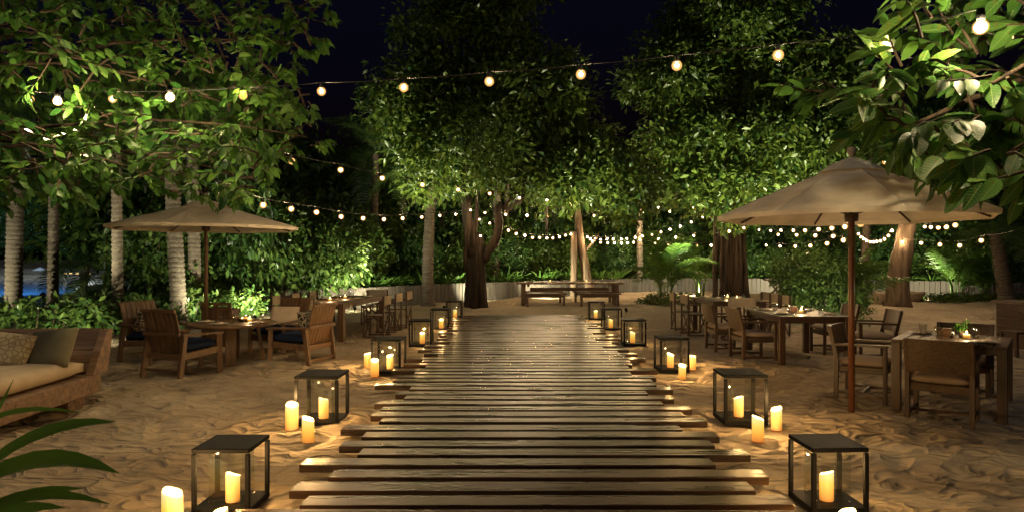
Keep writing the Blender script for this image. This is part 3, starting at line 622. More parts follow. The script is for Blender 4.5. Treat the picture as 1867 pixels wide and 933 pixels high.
# palms and slim trunks
palm('slim palm trunk rising from the low hedge farthest along the lagoon', gp(24, 575, .2), gp(24, 575, .2) + Vector((.1, 0, 4.8)), .19, .16, 9, seed=1)
palm('slim banded palm trunk beside the lagoon, second along the low hedge', gp(96, 568, .2), gp(96, 568, .2) + Vector((.05, 0, 5.0)), .135, .11, 9, seed=2)
palm('pale brightly lit palm trunk at the left edge of the cream parasol', (-9.05, 15.4, -.1), (-9.1, 15.4, 5.2), .12, .10, 9, seed=3)
palm('thick leaning palm trunk behind the slatted armchairs', (-7.86, 15.8, 0), (-8.2, 15.9, 5.4), .18, .145, 9, seed=4)
palm('palm trunk beside the parasol pole, thinner of the pair behind the armchairs', (-8.3, 17.5, 0), (-8.42, 17.5, 5.6), .16, .13, 9, seed=5)
palm('ringed palm at the end of the long dining table with fronds below the string lights', gp(781, 556), at(790, 322, 23.8), .2, .16, 12, bend=(-.08, 0, 0), fscale=1.0, seed=6)
palm('ringed palm trunk carrying string lights beyond the right end of the picnic table', gp(1167, 532), at(1166, 368, 33.3), .17, .14, 10, fscale=.8, seed=7)
palm('reddish slim palm at the board wall past the stone bowls', gp(1838, 553), at(1815, 425, 24.7), .27, .2, 9, fscale=.9, seed=8)
palm('short feathery palm by the lagoon shore beside the lit trunk', (-13.2, 20.5, -.1), (-13.0, 20.5, 1.5), .12, .10, 12, fscale=.85, seed=9)
palm('feathery young palm under the cream parasol edge behind the hedge', (-11.4, 18.6, 0), (-11.2, 18.6, 1.1), .11, .09, 12, fscale=.75, seed=10)
palm('palm with broad fronds rising behind the tall hedge', (-6.3, 27, .5), (-5.9, 27, 5.2), .19, .14, 13, fscale=1.2, seed=11)
for i, (px, y0, D, ht, r0) in enumerate(((680, 500, 25.5, 5.0, .14), (808, 498, 30, 5, .13), (903, 498, 30, 4.6, .19), (920, 498, 32, 5, .15), (993, 498, 33, 5, .12), (1009, 498, 34, 5, .14), (1576, 495, 27, 3.0, .17))):
    p = at(px, y0, D); p.z = .5
    palm('slim palm trunk standing in the bed behind the board wall', p, p + Vector((.1, 0, ht)), r0, r0 * .8, 8, fscale=.8, group='slim palms behind the board wall', seed=20 + i)
def bare(label, loc, paths, bark, crown=None, seed=0):
    t = thing('bare_trunk_tree', label, 'tree', loc); build(tube_trunk(paths), 'trunk', bark, t, True)
    if crown:
        rng = np.random.default_rng(seed); c, r = blob_clumps(crown, 90, rng); P, T, N, S = clump_leaves(c, r, 40, .2, rng); V, F = leaf_arrays(P, T, N, S, T_FAR); o = obj('crown', np_mesh('crown', V, F, 'leaf_mid'), t); o['kind'] = 'stuff'
p = gp(1075, 540); p.y = 29.3; p.x = (1078 - CX) / F_PX * p.y
bare('pale leaning tree trunk with a stub branch behind the picnic table', p, [(curve((0, 0, -.1), (-.62, 0, 4.4), (-.12, 0, 0), 10, .03), [.24, .21, .2, .2, .19, .18, .17, .15, .13, .10]), (curve((-.3, 0, 1.9), (.35, 0, 2.7), (.05, 0, 0), 4), [.06, .05, .04, .03])], 'pale_bark', [(-.6, 0, 4.8, 1.8, 1.2, .9)], 5)
p = gp(1046, 540); p.y = 28.9; p.x = (1046 - CX) / F_PX * p.y
o = MB(); o.tube([(0, 0, -.2), (0.01, 0, 1.2), (0, 0, 2.75)], [.15, .14, .13], 10); tag(build(o, 'light_post', 'pale_bark', None, True, loc=p), 'pale round timber post holding string lights behind the picnic table', 'post')
p = gp(1636, 560)
bare('thick leaning pale trunk beside the stone bowls', p, [(curve((0, 0, -.15), (.55, 0, 3.6), (-.12, 0, 0), 10, .05), [.5, .38, .35, .33, .33, .3, .27, .25, .24, .22]), (curve((.05, -.2, -.1), (.1, -.1, 1.4), (.1, 0, 0), 5, .03), [.2, .16, .14, .12, .05])], 'pale_bark', [(.6, 0, 4.6, 2.2, 1.5, 1.1), (1.8, 0, 4.2, 1.5, 1.2, .8)], 6)

# ------------------------------------------------------------------ near trees with single leaves
BIGLEAF = []
for k, (w_, c_, f_) in enumerate(((.20, .10, .05), (.22, .22, .07), (.18, .3, .05), (.21, -.05, .07))):
    V, F = big_leaf(w_, c_, f_); BIGLEAF.append(np_mesh('leaf', V, F, 'leaf_near_object', True))
def frame_of(T, N):
    T = Vector(T).normalized(); B = Vector(N).cross(T).normalized(); N = T.cross(B); return Matrix((T, B, N)).transposed()
def in_view(p): x = CX + F_PX * p[0] / p[1]; y = HY - F_PX * (p[2] - EYE) / p[1]; return -40 < x < 1900 and -40 < y < 940
def near_tree(name, label, loc, trunk, branches, twigs, leafsize, seed, n_single, lpt, spread, tmplw):
    rng = np.random.default_rng(seed); t = thing(name, label, 'tree', loc); base = Vector(loc)
    build(tube_trunk([trunk]), 'trunk', 'bark', t, True)
    for pts, rad in branches: build(tube_trunk([(pts, rad)], 7), 'branch', 'bark', t, True)
    tw = MB(); L = []
    for (a, b_) in twigs:
        a, b_ = Vector(a), Vector(b_); pts = curve(a, b_, (0, 0, rng.uniform(-.05, .12)), 5); tw.tube(pts, [.012, .010, .008, .006, .004], 5)
        ax = (b_ - a).normalized(); sd = ax.cross(Vector((0, 0, 1))).normalized()
        for k in range(lpt):
            tt = (0.3 + 0.7 * (k + rng.random() * .5) / lpt); tt = min(tt, 1.0); i = min(3, int(tt * 4)); p = pts[i].lerp(pts[i + 1], tt * 4 - i)
            g = k * 2.4 + rng.uniform(-.4, .4)
            d = ax * (0.4 + 0.5 * tt) + (sd * math.cos(g) + Vector((0, 0, 1)) * math.sin(g) * .6) * spread + Vector((0, 0, -.45 + rng.uniform(-.35, .35)))
            nrm = Vector((rng.normal() * .45, rng.normal() * .45 - .65, .75)); L.append((p, d, nrm, leafsize * rng.uniform(.5, 1.3)))
    build(tw, 'twig', 'bark', t)['kind'] = 'stuff'
    key = []
    for i, (p, d, nrm, s) in enumerate(L):
        wp = base + p; key.append((-(s / max(wp.y, 1)) if in_view(wp) else 1.0, i))
    key.sort(); single = {i for v, i in key[:n_single] if v < 0}
    for i in single:
        p, d, nrm, s = L[i]; o = obj('leaf', BIGLEAF[i % 4], t, p); o.rotation_euler = frame_of(d, nrm).to_euler(); o.scale = (s, s * rng.uniform(.85, 1.15), s)
    rest = [L[i] for i in range(len(L)) if i not in single]
    if rest:
        P = np.array([tuple(q[0]) for q in rest]); T = np.array([tuple(q[1]) for q in rest]); N = np.array([tuple(q[2]) for q in rest]); S = np.array([q[3] for q in rest])
        V, F = leaf_arrays(P, T, N, S, tmplw); o = obj('crown', np_mesh('crown', V, F, 'leaf_near', True), t); o['kind'] = 'stuff'
    return t
rl = random.Random(17)
def twig_cloud(n, region, anchors, lmin, lmax, rnd):
    out = []
    for _ in range(n):
        c = region(rnd); a = min(anchors, key=lambda q: (q - c).length); d = (c - a); d.z *= .6
        if d.length < .05: d = Vector((rnd.uniform(-1, 1), rnd.uniform(-1, 1), .2))
        d.normalize(); d += Vector((rnd.uniform(-.6, .6), rnd.uniform(-.6, .6), rnd.uniform(-.45, .3))); d.normalize(); ln = rnd.uniform(lmin, lmax)
        out.append((c - d * ln * .5, c + d * ln * .5))
    return out
# right foreground tree (large oval leaves)
RB = Vector((6.6, 5.4, 0))
rbr = [(curve((0, 0, 2.2), (-3.1, -.8, 2.3), (0, 0, .4), 9, .05), [.07, .062, .055, .047, .04, .033, .026, .02, .014]), (curve((0, 0, 2.6), (-3.8, -.4, 2.55), (0, 0, .5), 9, .05), [.07, .062, .055, .047, .04, .033, .026, .02, .012]),
       (curve((0, 0, 2.9), (-3.5, -.9, 2.75), (0, 0, .6), 9, .05), [.07, .062, .055, .047, .04, .033, .026, .02, .014]), (curve((0, 0, 3), (-3.2, .6, 3.2), (0, 0, .6), 9, .05), [.07, .06, .05, .045, .04, .033, .026, .02, .014]), (curve((0, 0, 2.0), (-2.4, -.9, 2.15), (0, 0, .2), 9, .05), [.06, .05, .045, .04, .036, .03, .024, .02, .012])]
RLAMP, LLAMP1, LLAMP2 = at(1788, 50, 4.4), at(310, 178, 7.0), at(105, 185, 7.3)
def clear_of(p, lamps, px):          # keep the lamps from being buried in leaves
    x = CX + F_PX * p.x / p.y; y = HY - F_PX * (p.z - EYE) / p.y
    for l in lamps:
        lx = CX + F_PX * l.x / l.y; ly = HY - F_PX * (l.z - EYE) / l.y
        if p.y < l.y + .3 and math.hypot(x - lx, y - ly) < px: return False
    return True
def rregion(rnd):
    while True:
        x = rnd.uniform(1450, 2000); y = rnd.uniform(-150, 400); D = rnd.uniform(4.0, 5.2) if y > 220 else rnd.uniform(4.2, 6.6)
        lo = 222 if x < 1600 else (285 if x < 1690 else 335); hi = 150 if x < 1600 else (60 if x < 1660 else -200)
        p = at(x, y, D)
        if hi < y < lo and clear_of(p, [RLAMP], 75): return p - RB
anch = [p for pts, r in rbr for p in pts]
near_tree('fig_tree', 'tree with large oval leaves overhanging the right parasol, lit by a lamp', RB, (curve((0, 0, -.2), (.1, 0, 4.2), (.15, 0, 0), 8, .03), [.24, .2, .18, .17, .16, .15, .12, .08]), rbr, twig_cloud(165, rregion, anch, .26, .46, rl), .215, 5, 290, 8, .75, big_leaf())
# left foreground tree (smaller leaves)
LB = Vector((-9.6, 8.8, 0))
lbr = []
for i, (ex, ey, D) in enumerate(((560, 250, 7.6), (470, 330, 8.2), (300, 330, 7.6), (120, 300, 7.2), (540, 80, 8.4), (380, 40, 8.8), (200, 120, 7.8), (60, 60, 7), (420, 190, 7.8))):
    lbr.append((curve((0, 0, 2.2 + i * .16), at(ex, ey, D) - LB, (0, 0, .55), 10, .05), [.05, .044, .038, .032, .027, .022, .018, .014, .011, .008]))
def lregion(rnd):
    while True:
        x = rnd.uniform(-260, 600); y = rnd.uniform(-260, 405); D = rnd.uniform(6.9, 10.4)
        e = 600 - max(0, y - 250) * .9 + 40 * math.sin(y * .035)
        if 210 < y < 235: e -= 60
        lo = 365 if x < 160 else (350 if x < 330 else 365)
        if x > 540 and 110 < y < 200: continue
        if x < e and y < lo and rnd.random() < (1.0 if y > 100 else .8) and clear_of(at(x, y, D), [LLAMP1, LLAMP2], 38): return at(x, y, D) - LB
anch = [p for pts, r in lbr for p in pts]
near_tree('almond_tree', 'leafy tree overhanging the cream parasol beside the lagoon, lit by string bulbs', LB, (curve((0, 0, -.2), (.2, 0, 5.5), (-.2, 0, 0), 8, .03), [.3, .25, .22, .2, .19, .18, .14, .08]), lbr, twig_cloud(1250, lregion, anch, .28, .55, rl), .138, 6, 290, 11, .8, T_NEAR)

# near strap-leaf plant at the lower left corner
def near_strap():
    t = thing('strap_leaf_plant', 'dark plant with long broad arching blades beside the daybed end', 'plant', (-2.45, 2.35, 0))
    base = Vector((-2.45, 2.35, 0))
    def blade(pts, w_):
        pts = [Vector(p) - base for p in pts]; V = []; F = []; n = 14
        def bez(t):
            q = pts[:]
            while len(q) > 1: q = [a.lerp(b_, t) for a, b_ in zip(q[:-1], q[1:])]
            return q[0]
        for i in range(n):
            s = i / (n - 1); p = bez(s); d = (bez(min(1, s + .02)) - bez(max(0, s - .02))).normalized(); sd = d.cross(Vector((0, -.55, 1))).normalized(); nr = sd.cross(d); ww = w_ * min(1, .45 + s * 1.6) * (1 - s ** 3.2) + .0008
            V += [p + sd * ww + nr * ww * .3, p, p - sd * ww + nr * ww * .3]
            if i: a, b_ = i * 3 - 3, i * 3; F += [(a, b_, b_ + 1, a + 1), (a + 1, b_ + 1, b_ + 2, a + 2)]
        m = MB(); m.add(V, F); build(m, 'blade', 'leaf_front', t, True)
    g = (-2.45, 2.35, 0.0)
    blade([g, at(-120, 900, 2.3), at(20, 770, 2.15), at(212, 768, 2.0)], .075)
    blade([g, at(-140, 880, 2.25), at(40, 790, 2.1), at(218, 862, 1.95)], .07)
    blade([g, at(-120, 960, 2.2), at(-10, 860, 2.2), at(200, 918, 2.1)], .045)
    blade([g, at(-140, 960, 2.4), at(20, 890, 2.3), at(150, 890, 2.3)], .05)
    blade([g, at(-100, 990, 2.2), at(-20, 915, 2.1), at(120, 925, 2.05)], .055)
    blade([g, at(-90, 900, 2.5), at(-25, 820, 2.4), at(25, 690, 2.4)], .05)
    blade([g, at(-160, 800, 2.6), at(-40, 720, 2.6), at(150, 752, 2.5)], .03)
    blade([g, at(-140, 1000, 2.0), at(0, 940, 2.0), at(100, 960, 1.95)], .05)
near_strap()

# ------------------------------------------------------------------ candles and lanterns
def candle_mesh(r, h, seed, n=20):
    rnd = random.Random(seed); a0 = rnd.uniform(0, 6.28); m = MB(); V = []; F = []
    for k, (q, zf) in enumerate(((0, 0), (.97, 0), (1, .03), (1, .5), (1, .93), (.93, 1.0), (.72, .965), (.3, .90), (0.02, .88))):
        for j in range(n):
            a = 2 * PI * j / n; top = 1 - .16 * (0.5 + .5 * math.cos(a - a0)) + .012 * math.sin(3 * a + a0); z = h * zf * (top if zf > .8 else 1)
            V.append((r * q * math.cos(a), r * q * math.sin(a), z))
    for k in range(8):
        for j in range(n): F.append((k * n + j, k * n + (j + 1) % n, k * n + n + (j + 1) % n, k * n + n + j))
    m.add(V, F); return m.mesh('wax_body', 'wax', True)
CM = [candle_mesh(.052, .23, s) for s in (1, 2, 3)]
fl = MB(); fl.lathe([(0.001, 0), (.006, .008), (.007, .016), (.004, .028), (.0005, .038)], 8); FLAME = fl.mesh('flame', 'flame_glow', True)
wk = MB(); wk.tube([(0, 0, 0), (0, .001, .022)], .0016, 5); WICK = wk.mesh('wick', 'cable')
def candle(label, loc, s=1.0, k=0, rz=0, watts=None, group=None):
    t = thing('pillar_candle', label, 'candle', loc, rz, group, s); obj('wax_body', CM[k % 3], t)
    obj('wick', WICK, t, (0, 0, .198))
    point_light('candle_light', t, (0, 0, .262), CANDLE if watts is None else watts, (1.0, .57, .20), .004); return t
def lantern_proto(s=.42, h=.49):
    t = thing('lantern', 'lantern', 'lantern', (0, 0, 0)); q = .031
    for sx in (-1, 1):
        for sy in (-1, 1): m = MB(); m.box((0, 0, h / 2), (q, q, h - .09), None, .003); build(m, 'post', 'black_metal', t, loc=(sx * (s / 2 - q / 2), sy * (s / 2 - q / 2), 0.0045))
    m = MB(); m.box((0, 0, 0), (s, s, .032), None, .005); build(m, 'top_plate', 'black_metal', t, loc=(0, 0, h - .016))
    m = MB(); m.box((0, 0, 0), (s, s, .05), None, .004); build(m, 'base_tray', 'black_metal', t, loc=(0, 0, .025))
    g = s * .29
    for k in range(4):
        m = MB(); m.box((0, 0, 0), (2 * g - .008, .004, h - .095)); o = build(m, 'glass_pane', 'pane_glass', t, loc=(g * math.sin(k * PI / 2), -g * math.cos(k * PI / 2), h / 2 + .006), rot=(0, 0, k * PI / 2))
        c = MB(); c.box((0, 0, 0), (.014, .012, .016), None, .002); build(c, 'clip', 'steel', o, loc=(g * .86, -.006, -(h - .095) / 2 + .012))
    return t
LP = lantern_proto()
LL = [('L', -1.88, 4.46, .86), ('L', -1.955, 6.75, 1), ('L', -1.88, 9.76, 1), ('L', -1.85, 12.72, 1), ('L', -1.82, 15.5, 1), ('L', -1.79, 18.4, 1),
      ('R', 2.0, 4.48, .86), ('R', 2.175, 6.82, 1), ('R', 2.17, 9.9, 1), ('R', 2.10, 12.82, 1), ('R', 2.06, 15.62, 1), ('R', 2.0, 18.2, 1)]
desc = {0: 'smaller black glass lantern beside the boardwalk on the daybed side', 1: 'black glass lantern with two tall candles at its corner, daybed side', 2: 'black glass lantern nearest the round table, two candles standing outside it', 3: 'black glass lantern by the boardwalk alongside the long dining table near end', 4: 'black glass lantern by the boardwalk between the director chairs and the forked trunk tree', 5: 'black glass lantern by the foot of the forked trunk tree',
        6: 'smaller black glass lantern beside the boardwalk on the parasol dining side', 7: 'black glass lantern with two candles on its outer side, parasol side of the boardwalk', 8: 'black glass lantern by the boardwalk nearest the wicker dining chairs, two candles outside', 9: 'black glass lantern by the boardwalk alongside the back right table, third from the picnic table', 10: 'black glass lantern on the parasol side, second from the picnic table', 11: 'black glass lantern by the boardwalk nearest the picnic table benches'}
cdesc = ['lit pillar candle inside the %s' % w_ for w_ in ('smaller lantern on the daybed side', 'lantern beside two tall candles on the daybed side', 'lantern nearest the round table', 'lantern alongside the long dining table', 'lantern beside the far director chairs', 'lantern at the foot of the forked tree', 'smaller lantern on the parasol side', 'lantern with two candles on the parasol side', 'lantern nearest the wicker dining chairs', 'lantern alongside the back right table', 'lantern second from the picnic table, parasol side', 'lantern nearest the picnic benches')]
for i, (sd, x, y, s) in enumerate(LL):
    rz = random.uniform(-.04, .04)
    if i == 0: LP.location = (x, y, -.005); LP.scale = (s,) * 3; LP.rotation_euler[2] = rz; LP['label'] = desc[0]; LP['group'] = 'lanterns along the boardwalk'
    else: clone(LP, desc[i], (x, y, -.005), rz, s, 'lanterns along the boardwalk')
    candle(cdesc[i], (x + (.02 if sd == 'L' else -.02) * s, y - .03, .046 * s), .9 if s == 1 else .84, i, i * 1.3, group='candles in the lanterns')
clone(LP, 'unlit black glass lantern on the sand behind the daybed pillows', (-7.5, 10.4, 0), .3, 1.0, 'lanterns along the boardwalk')
for i, (x, y, s, lb) in enumerate(((-2.06, 4.05, 1.12, 'tall thick lit candle on the sand left of the smaller daybed side lantern'), (-1.70, 3.86, .9, 'lit candle in front of the smaller lantern on the daybed side, cut by the frame'),
        (-2.16, 6.46, 1.14, 'taller lit candle leaning by the back corner of the daybed side lantern'), (-1.87, 6.02, 1.0, 'lit candle standing on sand in front of the daybed side lantern'), (-2.27, 10.15, 1.0, 'lit candle behind the lantern nearest the round table'), (-2.01, 9.42, 1.05, 'lit candle in front of the lantern nearest the round table'),
        (2.10, 6.08, .98, 'lit candle on sand in front of the parasol side lantern'), (2.41, 6.47, .95, 'lit candle on sand right beside the parasol side lantern'), (2.15, 9.14, .92, 'lit candle at the front corner of the lantern nearest the wicker chairs'), (2.50, 10.0, .95, 'lit candle on the sand between the lantern and wicker chairs'), (1.84, 3.86, .88, 'lit candle in front of the smaller parasol side lantern, cut by the frame'))):
    candle(lb, (x, y, -.008), s, i + 1, i * 2.1, group='candles standing on the sand')

# ------------------------------------------------------------------ furniture
def slab(mb_dims, bev, name, mat, parent, loc, rot=(0, 0, 0), smooth=False): m = MB(); m.box((0, 0, 0), mb_dims, None, bev); return build(m, name, mat, parent, smooth, loc=loc, rot=rot)
def cushion_mesh(w_, d, h, mat, puff=.35, name='cushion', n=10):
    V = []; F = []
    for s in (-1, 1):
        for i in range(n + 1):
            for j in range(n + 1):
                u, v = i / n * 2 - 1, j / n * 2 - 1; e = (1 - abs(u) ** 5) * (1 - abs(v) ** 5); V.append((u * w_ / 2 * (1 - .03 * (1 - abs(v) ** 2) * 0), v * d / 2, s * h / 2 * ((1 - puff) * (1 if e > .02 else .55) + puff * e)))
    k = (n + 1) ** 2
    for i in range(n):
        for j in range(n):
            a = i * (n + 1) + j; q = (a, a + n + 1, a + n + 2, a + 1); F += [tuple(x + k for x in q), tuple(reversed(q))]
    ring = [i * (n + 1) for i in range(n + 1)] + [n * (n + 1) + j for j in range(1, n + 1)] + [i * (n + 1) + n for i in range(n - 1, -1, -1)] + [j for j in range(n - 1, 0, -1)]
    for a, b_ in zip(ring, ring[1:] + ring[:1]): F.append((a, b_, b_ + k, a + k))
    m = MB(); m.add(V, F); return m.mesh(name, mat, True)
def bars(lst, name, mat, parent):
    for a, b_, w_, h in lst: m = MB(); m.bar(a, b_, w_, h); build(m, name, mat, parent)
# slatted lounge armchair, facing +Y
def lounge_proto():
    t = thing('lounge_armchair', 'x', 'armchair')
    for s in (-1, 1):
        bars([((s * .34, .34, -.02), (s * .33, .33, .565), .05, .07), ((s * .345, -.36, -.02), (s * .34, -.27, .575), .05, .07)], 'leg', 'teak', t)
        bars([((s * .34, -.33, .585), (s * .34, .38, .565), .085, .03)], 'arm', 'teak_x', t)
        bars([((s * .325, -.30, .29), (s * .325, .33, .33), .035, .09)], 'side_rail', 'teak_x', t)
    bars([((-.32, .33, .315), (.32, .33, .315), .035, .09), ((-.32, -.29, .285), (.32, -.29, .285), .035, .08), ((-.33, -.335, .10), (.33, -.335, .10), .03, .035)], 'rail', 'teak_x', t)
    m = MB()
    for k in range(5): m.box((0, -.2 + k * .12, .335 + k * .003), (.62, .07, .018), None, .003)
    build(m, 'seat_slats', 'teak_x', t)
    for k in range(7): x = -.27 + k * .09; bars([((x, -.22, .27), (x, -.40, .915), .082, .02)], 'back_slat', 'teak', t)
    bars([((-.32, -.412, .915), (.32, -.412, .915), .03, .05), ((-.34, -.355, .60), (.34, -.355, .60), .03, .055)], 'back_rail', 'teak_x', t)
    obj('cushion', cushion_mesh(.61, .58, .13, 'navy', .3), t, (0, .03, .415), (R(2.5), 0, 0)); return t
LG = lounge_proto()
def place(proto, first, label, x, y, heading, group, sc=1.0):
    if first: proto.location = (x, y, -.015); proto.rotation_euler[2] = heading - PI / 2; proto['label'] = label; proto['group'] = group; proto.scale = (sc,) * 3; return proto
    return clone(proto, label, (x, y, -.015), heading - PI / 2, sc, group)
G = 'slatted armchairs round the low table'
place(LG, True, 'slatted wooden armchair with its back to the daybed, in front of the round table', -4.77, 9.67, R(68), G)
place(LG, False, 'slatted wooden armchair beside the hedge, its slat back toward the lagoon', -5.85, 10.95, R(-24), G)
place(LG, False, 'slatted wooden armchair with black and white cushion, facing the round table from the boardwalk', -3.38, 10.6, R(163), G)
place(LG, False, 'slatted wooden armchair with a plain cream cushion behind the round table', -4.08, 11.62, R(-110), G)
def pillow(label, loc, rot, mat, w_=.46, h=.40, group=None, name='throw_pillow'):
    m = cushion_mesh(w_, h, .15, mat, .8, 'throw_pillow', 12); o = obj(name, m, None, loc, rot); return tag(o, label, 'pillow', group)
pillow('plain cream rectangular cushion leaning on the slatted armchair back', (-4.06, 11.77, .63), (R(75), 0, R(-12)), 'cream_cushion', .52, .32)
pillow('black and white patterned cushion on the armchair facing from the boardwalk', (-3.24, 10.5, .62), (R(70), 0, R(70)), 'patterned_dark', .42, .38)
pillow('black and white patterned cushion on the armchair beside the hedge', (-6.0, 10.99, .62), (R(70), 0, R(-112)), 'patterned_dark', .42, .38)
# round low table
t = thing('round_table', 'round low wooden table under the cream parasol with four board legs', 'table', (-4.46, 10.6, -.01)); m = MB(); m.lathe([(0, .585), (.6, .585), (.645, .595), (.65, .61), (.645, .63), (.63, .635), (0, .635)], 40); build(m, 'table_top', 'teak_x', t)
for a in (0.35, 1.9, 3.5, 5.05):
    m = MB(); c, s = math.cos(a), math.sin(a); m.bar((c * .46, s * .46, -.02), (c * .36, s * .36, .588), .15, .05, up=(c, s, 0)); build(m, 'leg', 'teak', t)
# dining tables
def dining(label, x, y, w_, d, rz, name='dining_table', th=.05, leg=.09, top=.75, mat='dark_wood'):
    t = thing(name, label, 'table', (x, y, -.012), rz); n = max(4, int(round(w_ / .12))); bw_ = w_ / n
    for k in range(n): slab((bw_ - .006, d, .03), .003, 'board', mat, t, (-w_ / 2 + bw_ * (k + .5), 0, top - .015))
    for s in (-1, 1):
        slab((w_ - .05, .03, .075), .003, 'apron', mat + '_x', t, (0, s * (d / 2 - .045), top - .069)); slab((.03, d - .13, .073), .003, 'apron', mat, t, (s * (w_ / 2 - .045), 0, top - .0692))
        for q in (-1, 1): slab((leg, leg, top - .008), .005, 'leg', mat, t, (s * (w_ / 2 - leg / 2 - .004), q * (d / 2 - leg / 2 - .004), (top - .03) / 2 - .012))
    return t
TD = dining('square dark wood table beneath the right parasol with woven chairs', 4.72, 7.5, 1.04, 1.02, R(-38))
TE = dining('rectangular dark wood table with four cushioned wicker armchairs beside the parasol pole', 4.47, 11.2, 1.08, 1.75, R(-2))
TF = dining('back right dark wood table among director chairs near the massive trunk', 4.5, 14.95, 1.1, 1.7, R(0))
TC = dining('long wooden dining table with director chairs in front of the tall hedge', -3.88, 14.85, 1.08, 3.0, R(-4), leg=.12, mat='teak')
# wicker dining armchair
def wicker_proto():
    t = thing('wicker_armchair', 'x', 'armchair')
    for s in (-1, 1):
        bars([((s * .27, .255, -.02), (s * .27, .255, .62), .045, .045)], 'leg', 'dark_wood', t); bars([((s * .275, -.26, -.02), (s * .275, -.25, .5), .045, .05), ((s * .275, -.25, .48), (s * .275, -.33, .83), .045, .045)], 'leg', 'dark_wood', t)
        bars([((s * .275, -.29, .625), (s * .275, .29, .635), .055, .028)], 'arm', 'dark_wood_x', t); bars([((s * .272, -.25, .075), (s * .272, .25, .075), .028, .035)], 'runner', 'dark_wood_x', t)
    bars([((-.26, -.0, .075), (.26, -.0, .075), .028, .03)], 'stretcher', 'dark_wood_x', t)
    slab((.54, .52, .075), .006, 'seat_frame', 'weave', t, (0, 0, .345))
    V = []; F = []; n = 10
    for i in range(n + 1):
        x = -.255 + .51 * i / n; c = .02 * math.cos(PI * (i / n - .5))
        for (z, yy) in ((.50, -.262), (.83, -.338)):
            for th in (-.014, .014): V.append((x, yy + th - c, z))
    for i in range(n):
        a, b_ = i * 4, i * 4 + 4; F += [(a, b_, b_ + 2, a + 2), (b_ + 1, a + 1, a + 3, b_ + 3), (a + 2, b_ + 2, b_ + 3, a + 3), (b_, a, a + 1, b_ + 1)]
    F += [(0, 2, 3, 1), (n * 4, n * 4 + 1, n * 4 + 3, n * 4 + 2)]
    m = MB(); m.add(V, F); build(m, 'woven_back', 'weave', t)
    obj('cushion', cushion_mesh(.50, .52, .10, 'beige_cushion', .45), t, (0, .015, .425)); return t
WC = wicker_proto(); G = 'wicker armchairs at the dark tables'
def wick(lb, x, y, h, first=False): place(WC, first, lb, x, y, h, G)
wick('wicker armchair with its woven back turned out, at the square table nearest the lanterns', 4.26, 6.93, R(52), True)
wick('wicker armchair beside the parasol pole, drawn up to the square table', 4.05, 8.06, R(-38))
wick('wicker armchair on the far side of the square table behind its votive', 5.25, 8.16, R(232))
wick('wicker armchair on the boardwalk side of the rectangular table, nearer the square table', 3.72, 11.02, R(4))
wick('wicker armchair on the boardwalk side of the rectangular table, nearer the director chairs', 3.62, 12.15, R(2))
wick('wicker armchair on the bush side of the rectangular table, nearer the square table', 5.5, 10.75, R(172))
wick('wicker armchair on the bush side of the rectangular table, nearer the round bush', 5.45, 12.0, R(180))
# director chair
def director_proto(mat='tan_canvas', wmat='dark_wood'):
    t = thing('director_chair', 'x', 'chair')
    for y in (-.19, .19): bars([((-.25, y - .012, .03), (.25, y - .012, .44), .022, .035), ((.25, y + .012, .03), (-.25, y + .012, .44), .022, .035)], 'cross_leg', wmat, t)
    for s in (-1, 1):
        bars([((s * .265, -.24, .012), (s * .265, .24, .012), .035, .03)], 'runner', wmat + '_x', t); bars([((s * .265, .2, .0), (s * .265, .2, .64), .028, .034)], 'leg', wmat, t); bars([((s * .265, -.2, .0), (s * .265, -.21, .86), .03, .036)], 'back_post', wmat, t)
        bars([((s * .265, -.24, .65), (s * .265, .26, .65), .05, .024)], 'arm', wmat + '_x', t)
        bars([((s * .245, -.22, .445), (s * .245, .22, .445), .03, .026)], 'seat_rail', wmat + '_x', t)
    V = [(x, y, .452 - .03 * math.cos(x / .24 * PI / 2) + dz) for dz in (0, .006) for x in np.linspace(-.24, .24, 7) for y in (-.2, .2)]; F = []
    for i in range(6): a = i * 2; F += [(a, a + 1, a + 3, a + 2), (a + 14, a + 16, a + 17, a + 15)]
    m = MB(); m.add(V, F); build(m, 'canvas_seat', mat, t, True)
    V = [(x, -.235 - .02 * math.cos(x / .265 * PI / 2) + dy, z) for dy in (0, .008) for x in np.linspace(-.275, .275, 7) for z in (.67, .855)]; F = []
    for i in range(6): a = i * 2; F += [(a, a + 2, a + 3, a + 1), (a + 14, a + 15, a + 17, a + 16)]
    F += [(1, 3, 17, 15), (0, 1, 15, 14), (12, 26, 27, 13)]
    m = MB(); m.add(V, F); build(m, 'canvas_back', mat, t, True); return t
DC = director_proto(); G = 'canvas director chairs'
def direc(lb, x, y, h, first=False): place(DC, first, lb, x, y, h, G)
direc('canvas director chair on the lantern side of the long dining table, first from the armchairs', -3.02, 14.35, R(178), True)
direc('canvas director chair on the lantern side of the long dining table, second from the armchairs', -2.95, 15.35, R(176))
direc('canvas director chair on the lantern side of the long dining table, third from the armchairs', -2.88, 16.35, R(177))
direc('canvas director chair on the hedge side of the long dining table, nearest the armchairs', -4.85, 14.2, R(-4))
direc('canvas director chair on the hedge side of the long dining table, in the middle', -4.78, 15.2, R(-3))
direc('canvas director chair on the hedge side of the long dining table, nearest the board wall', -4.7, 16.2, R(-4))
direc('canvas director chair with dark back at the armchair end of the long table', -4.12, 12.98, R(86))
direc('canvas director chair at the wall end of the long dining table', -3.62, 16.95, R(-96))
direc('canvas director chair on the boardwalk side of the back right table, nearer the wicker chairs', 3.72, 14.7, R(2))
direc('canvas director chair on the boardwalk side of the back right table, nearer the areca palm', 3.66, 15.55, R(-4))
direc('canvas director chair at the near end of the back right table, back turned out', 4.35, 13.75, R(92))
direc('canvas director chair on the bush side of the back right table, nearest the wicker chairs', 5.32, 14.35, R(178))
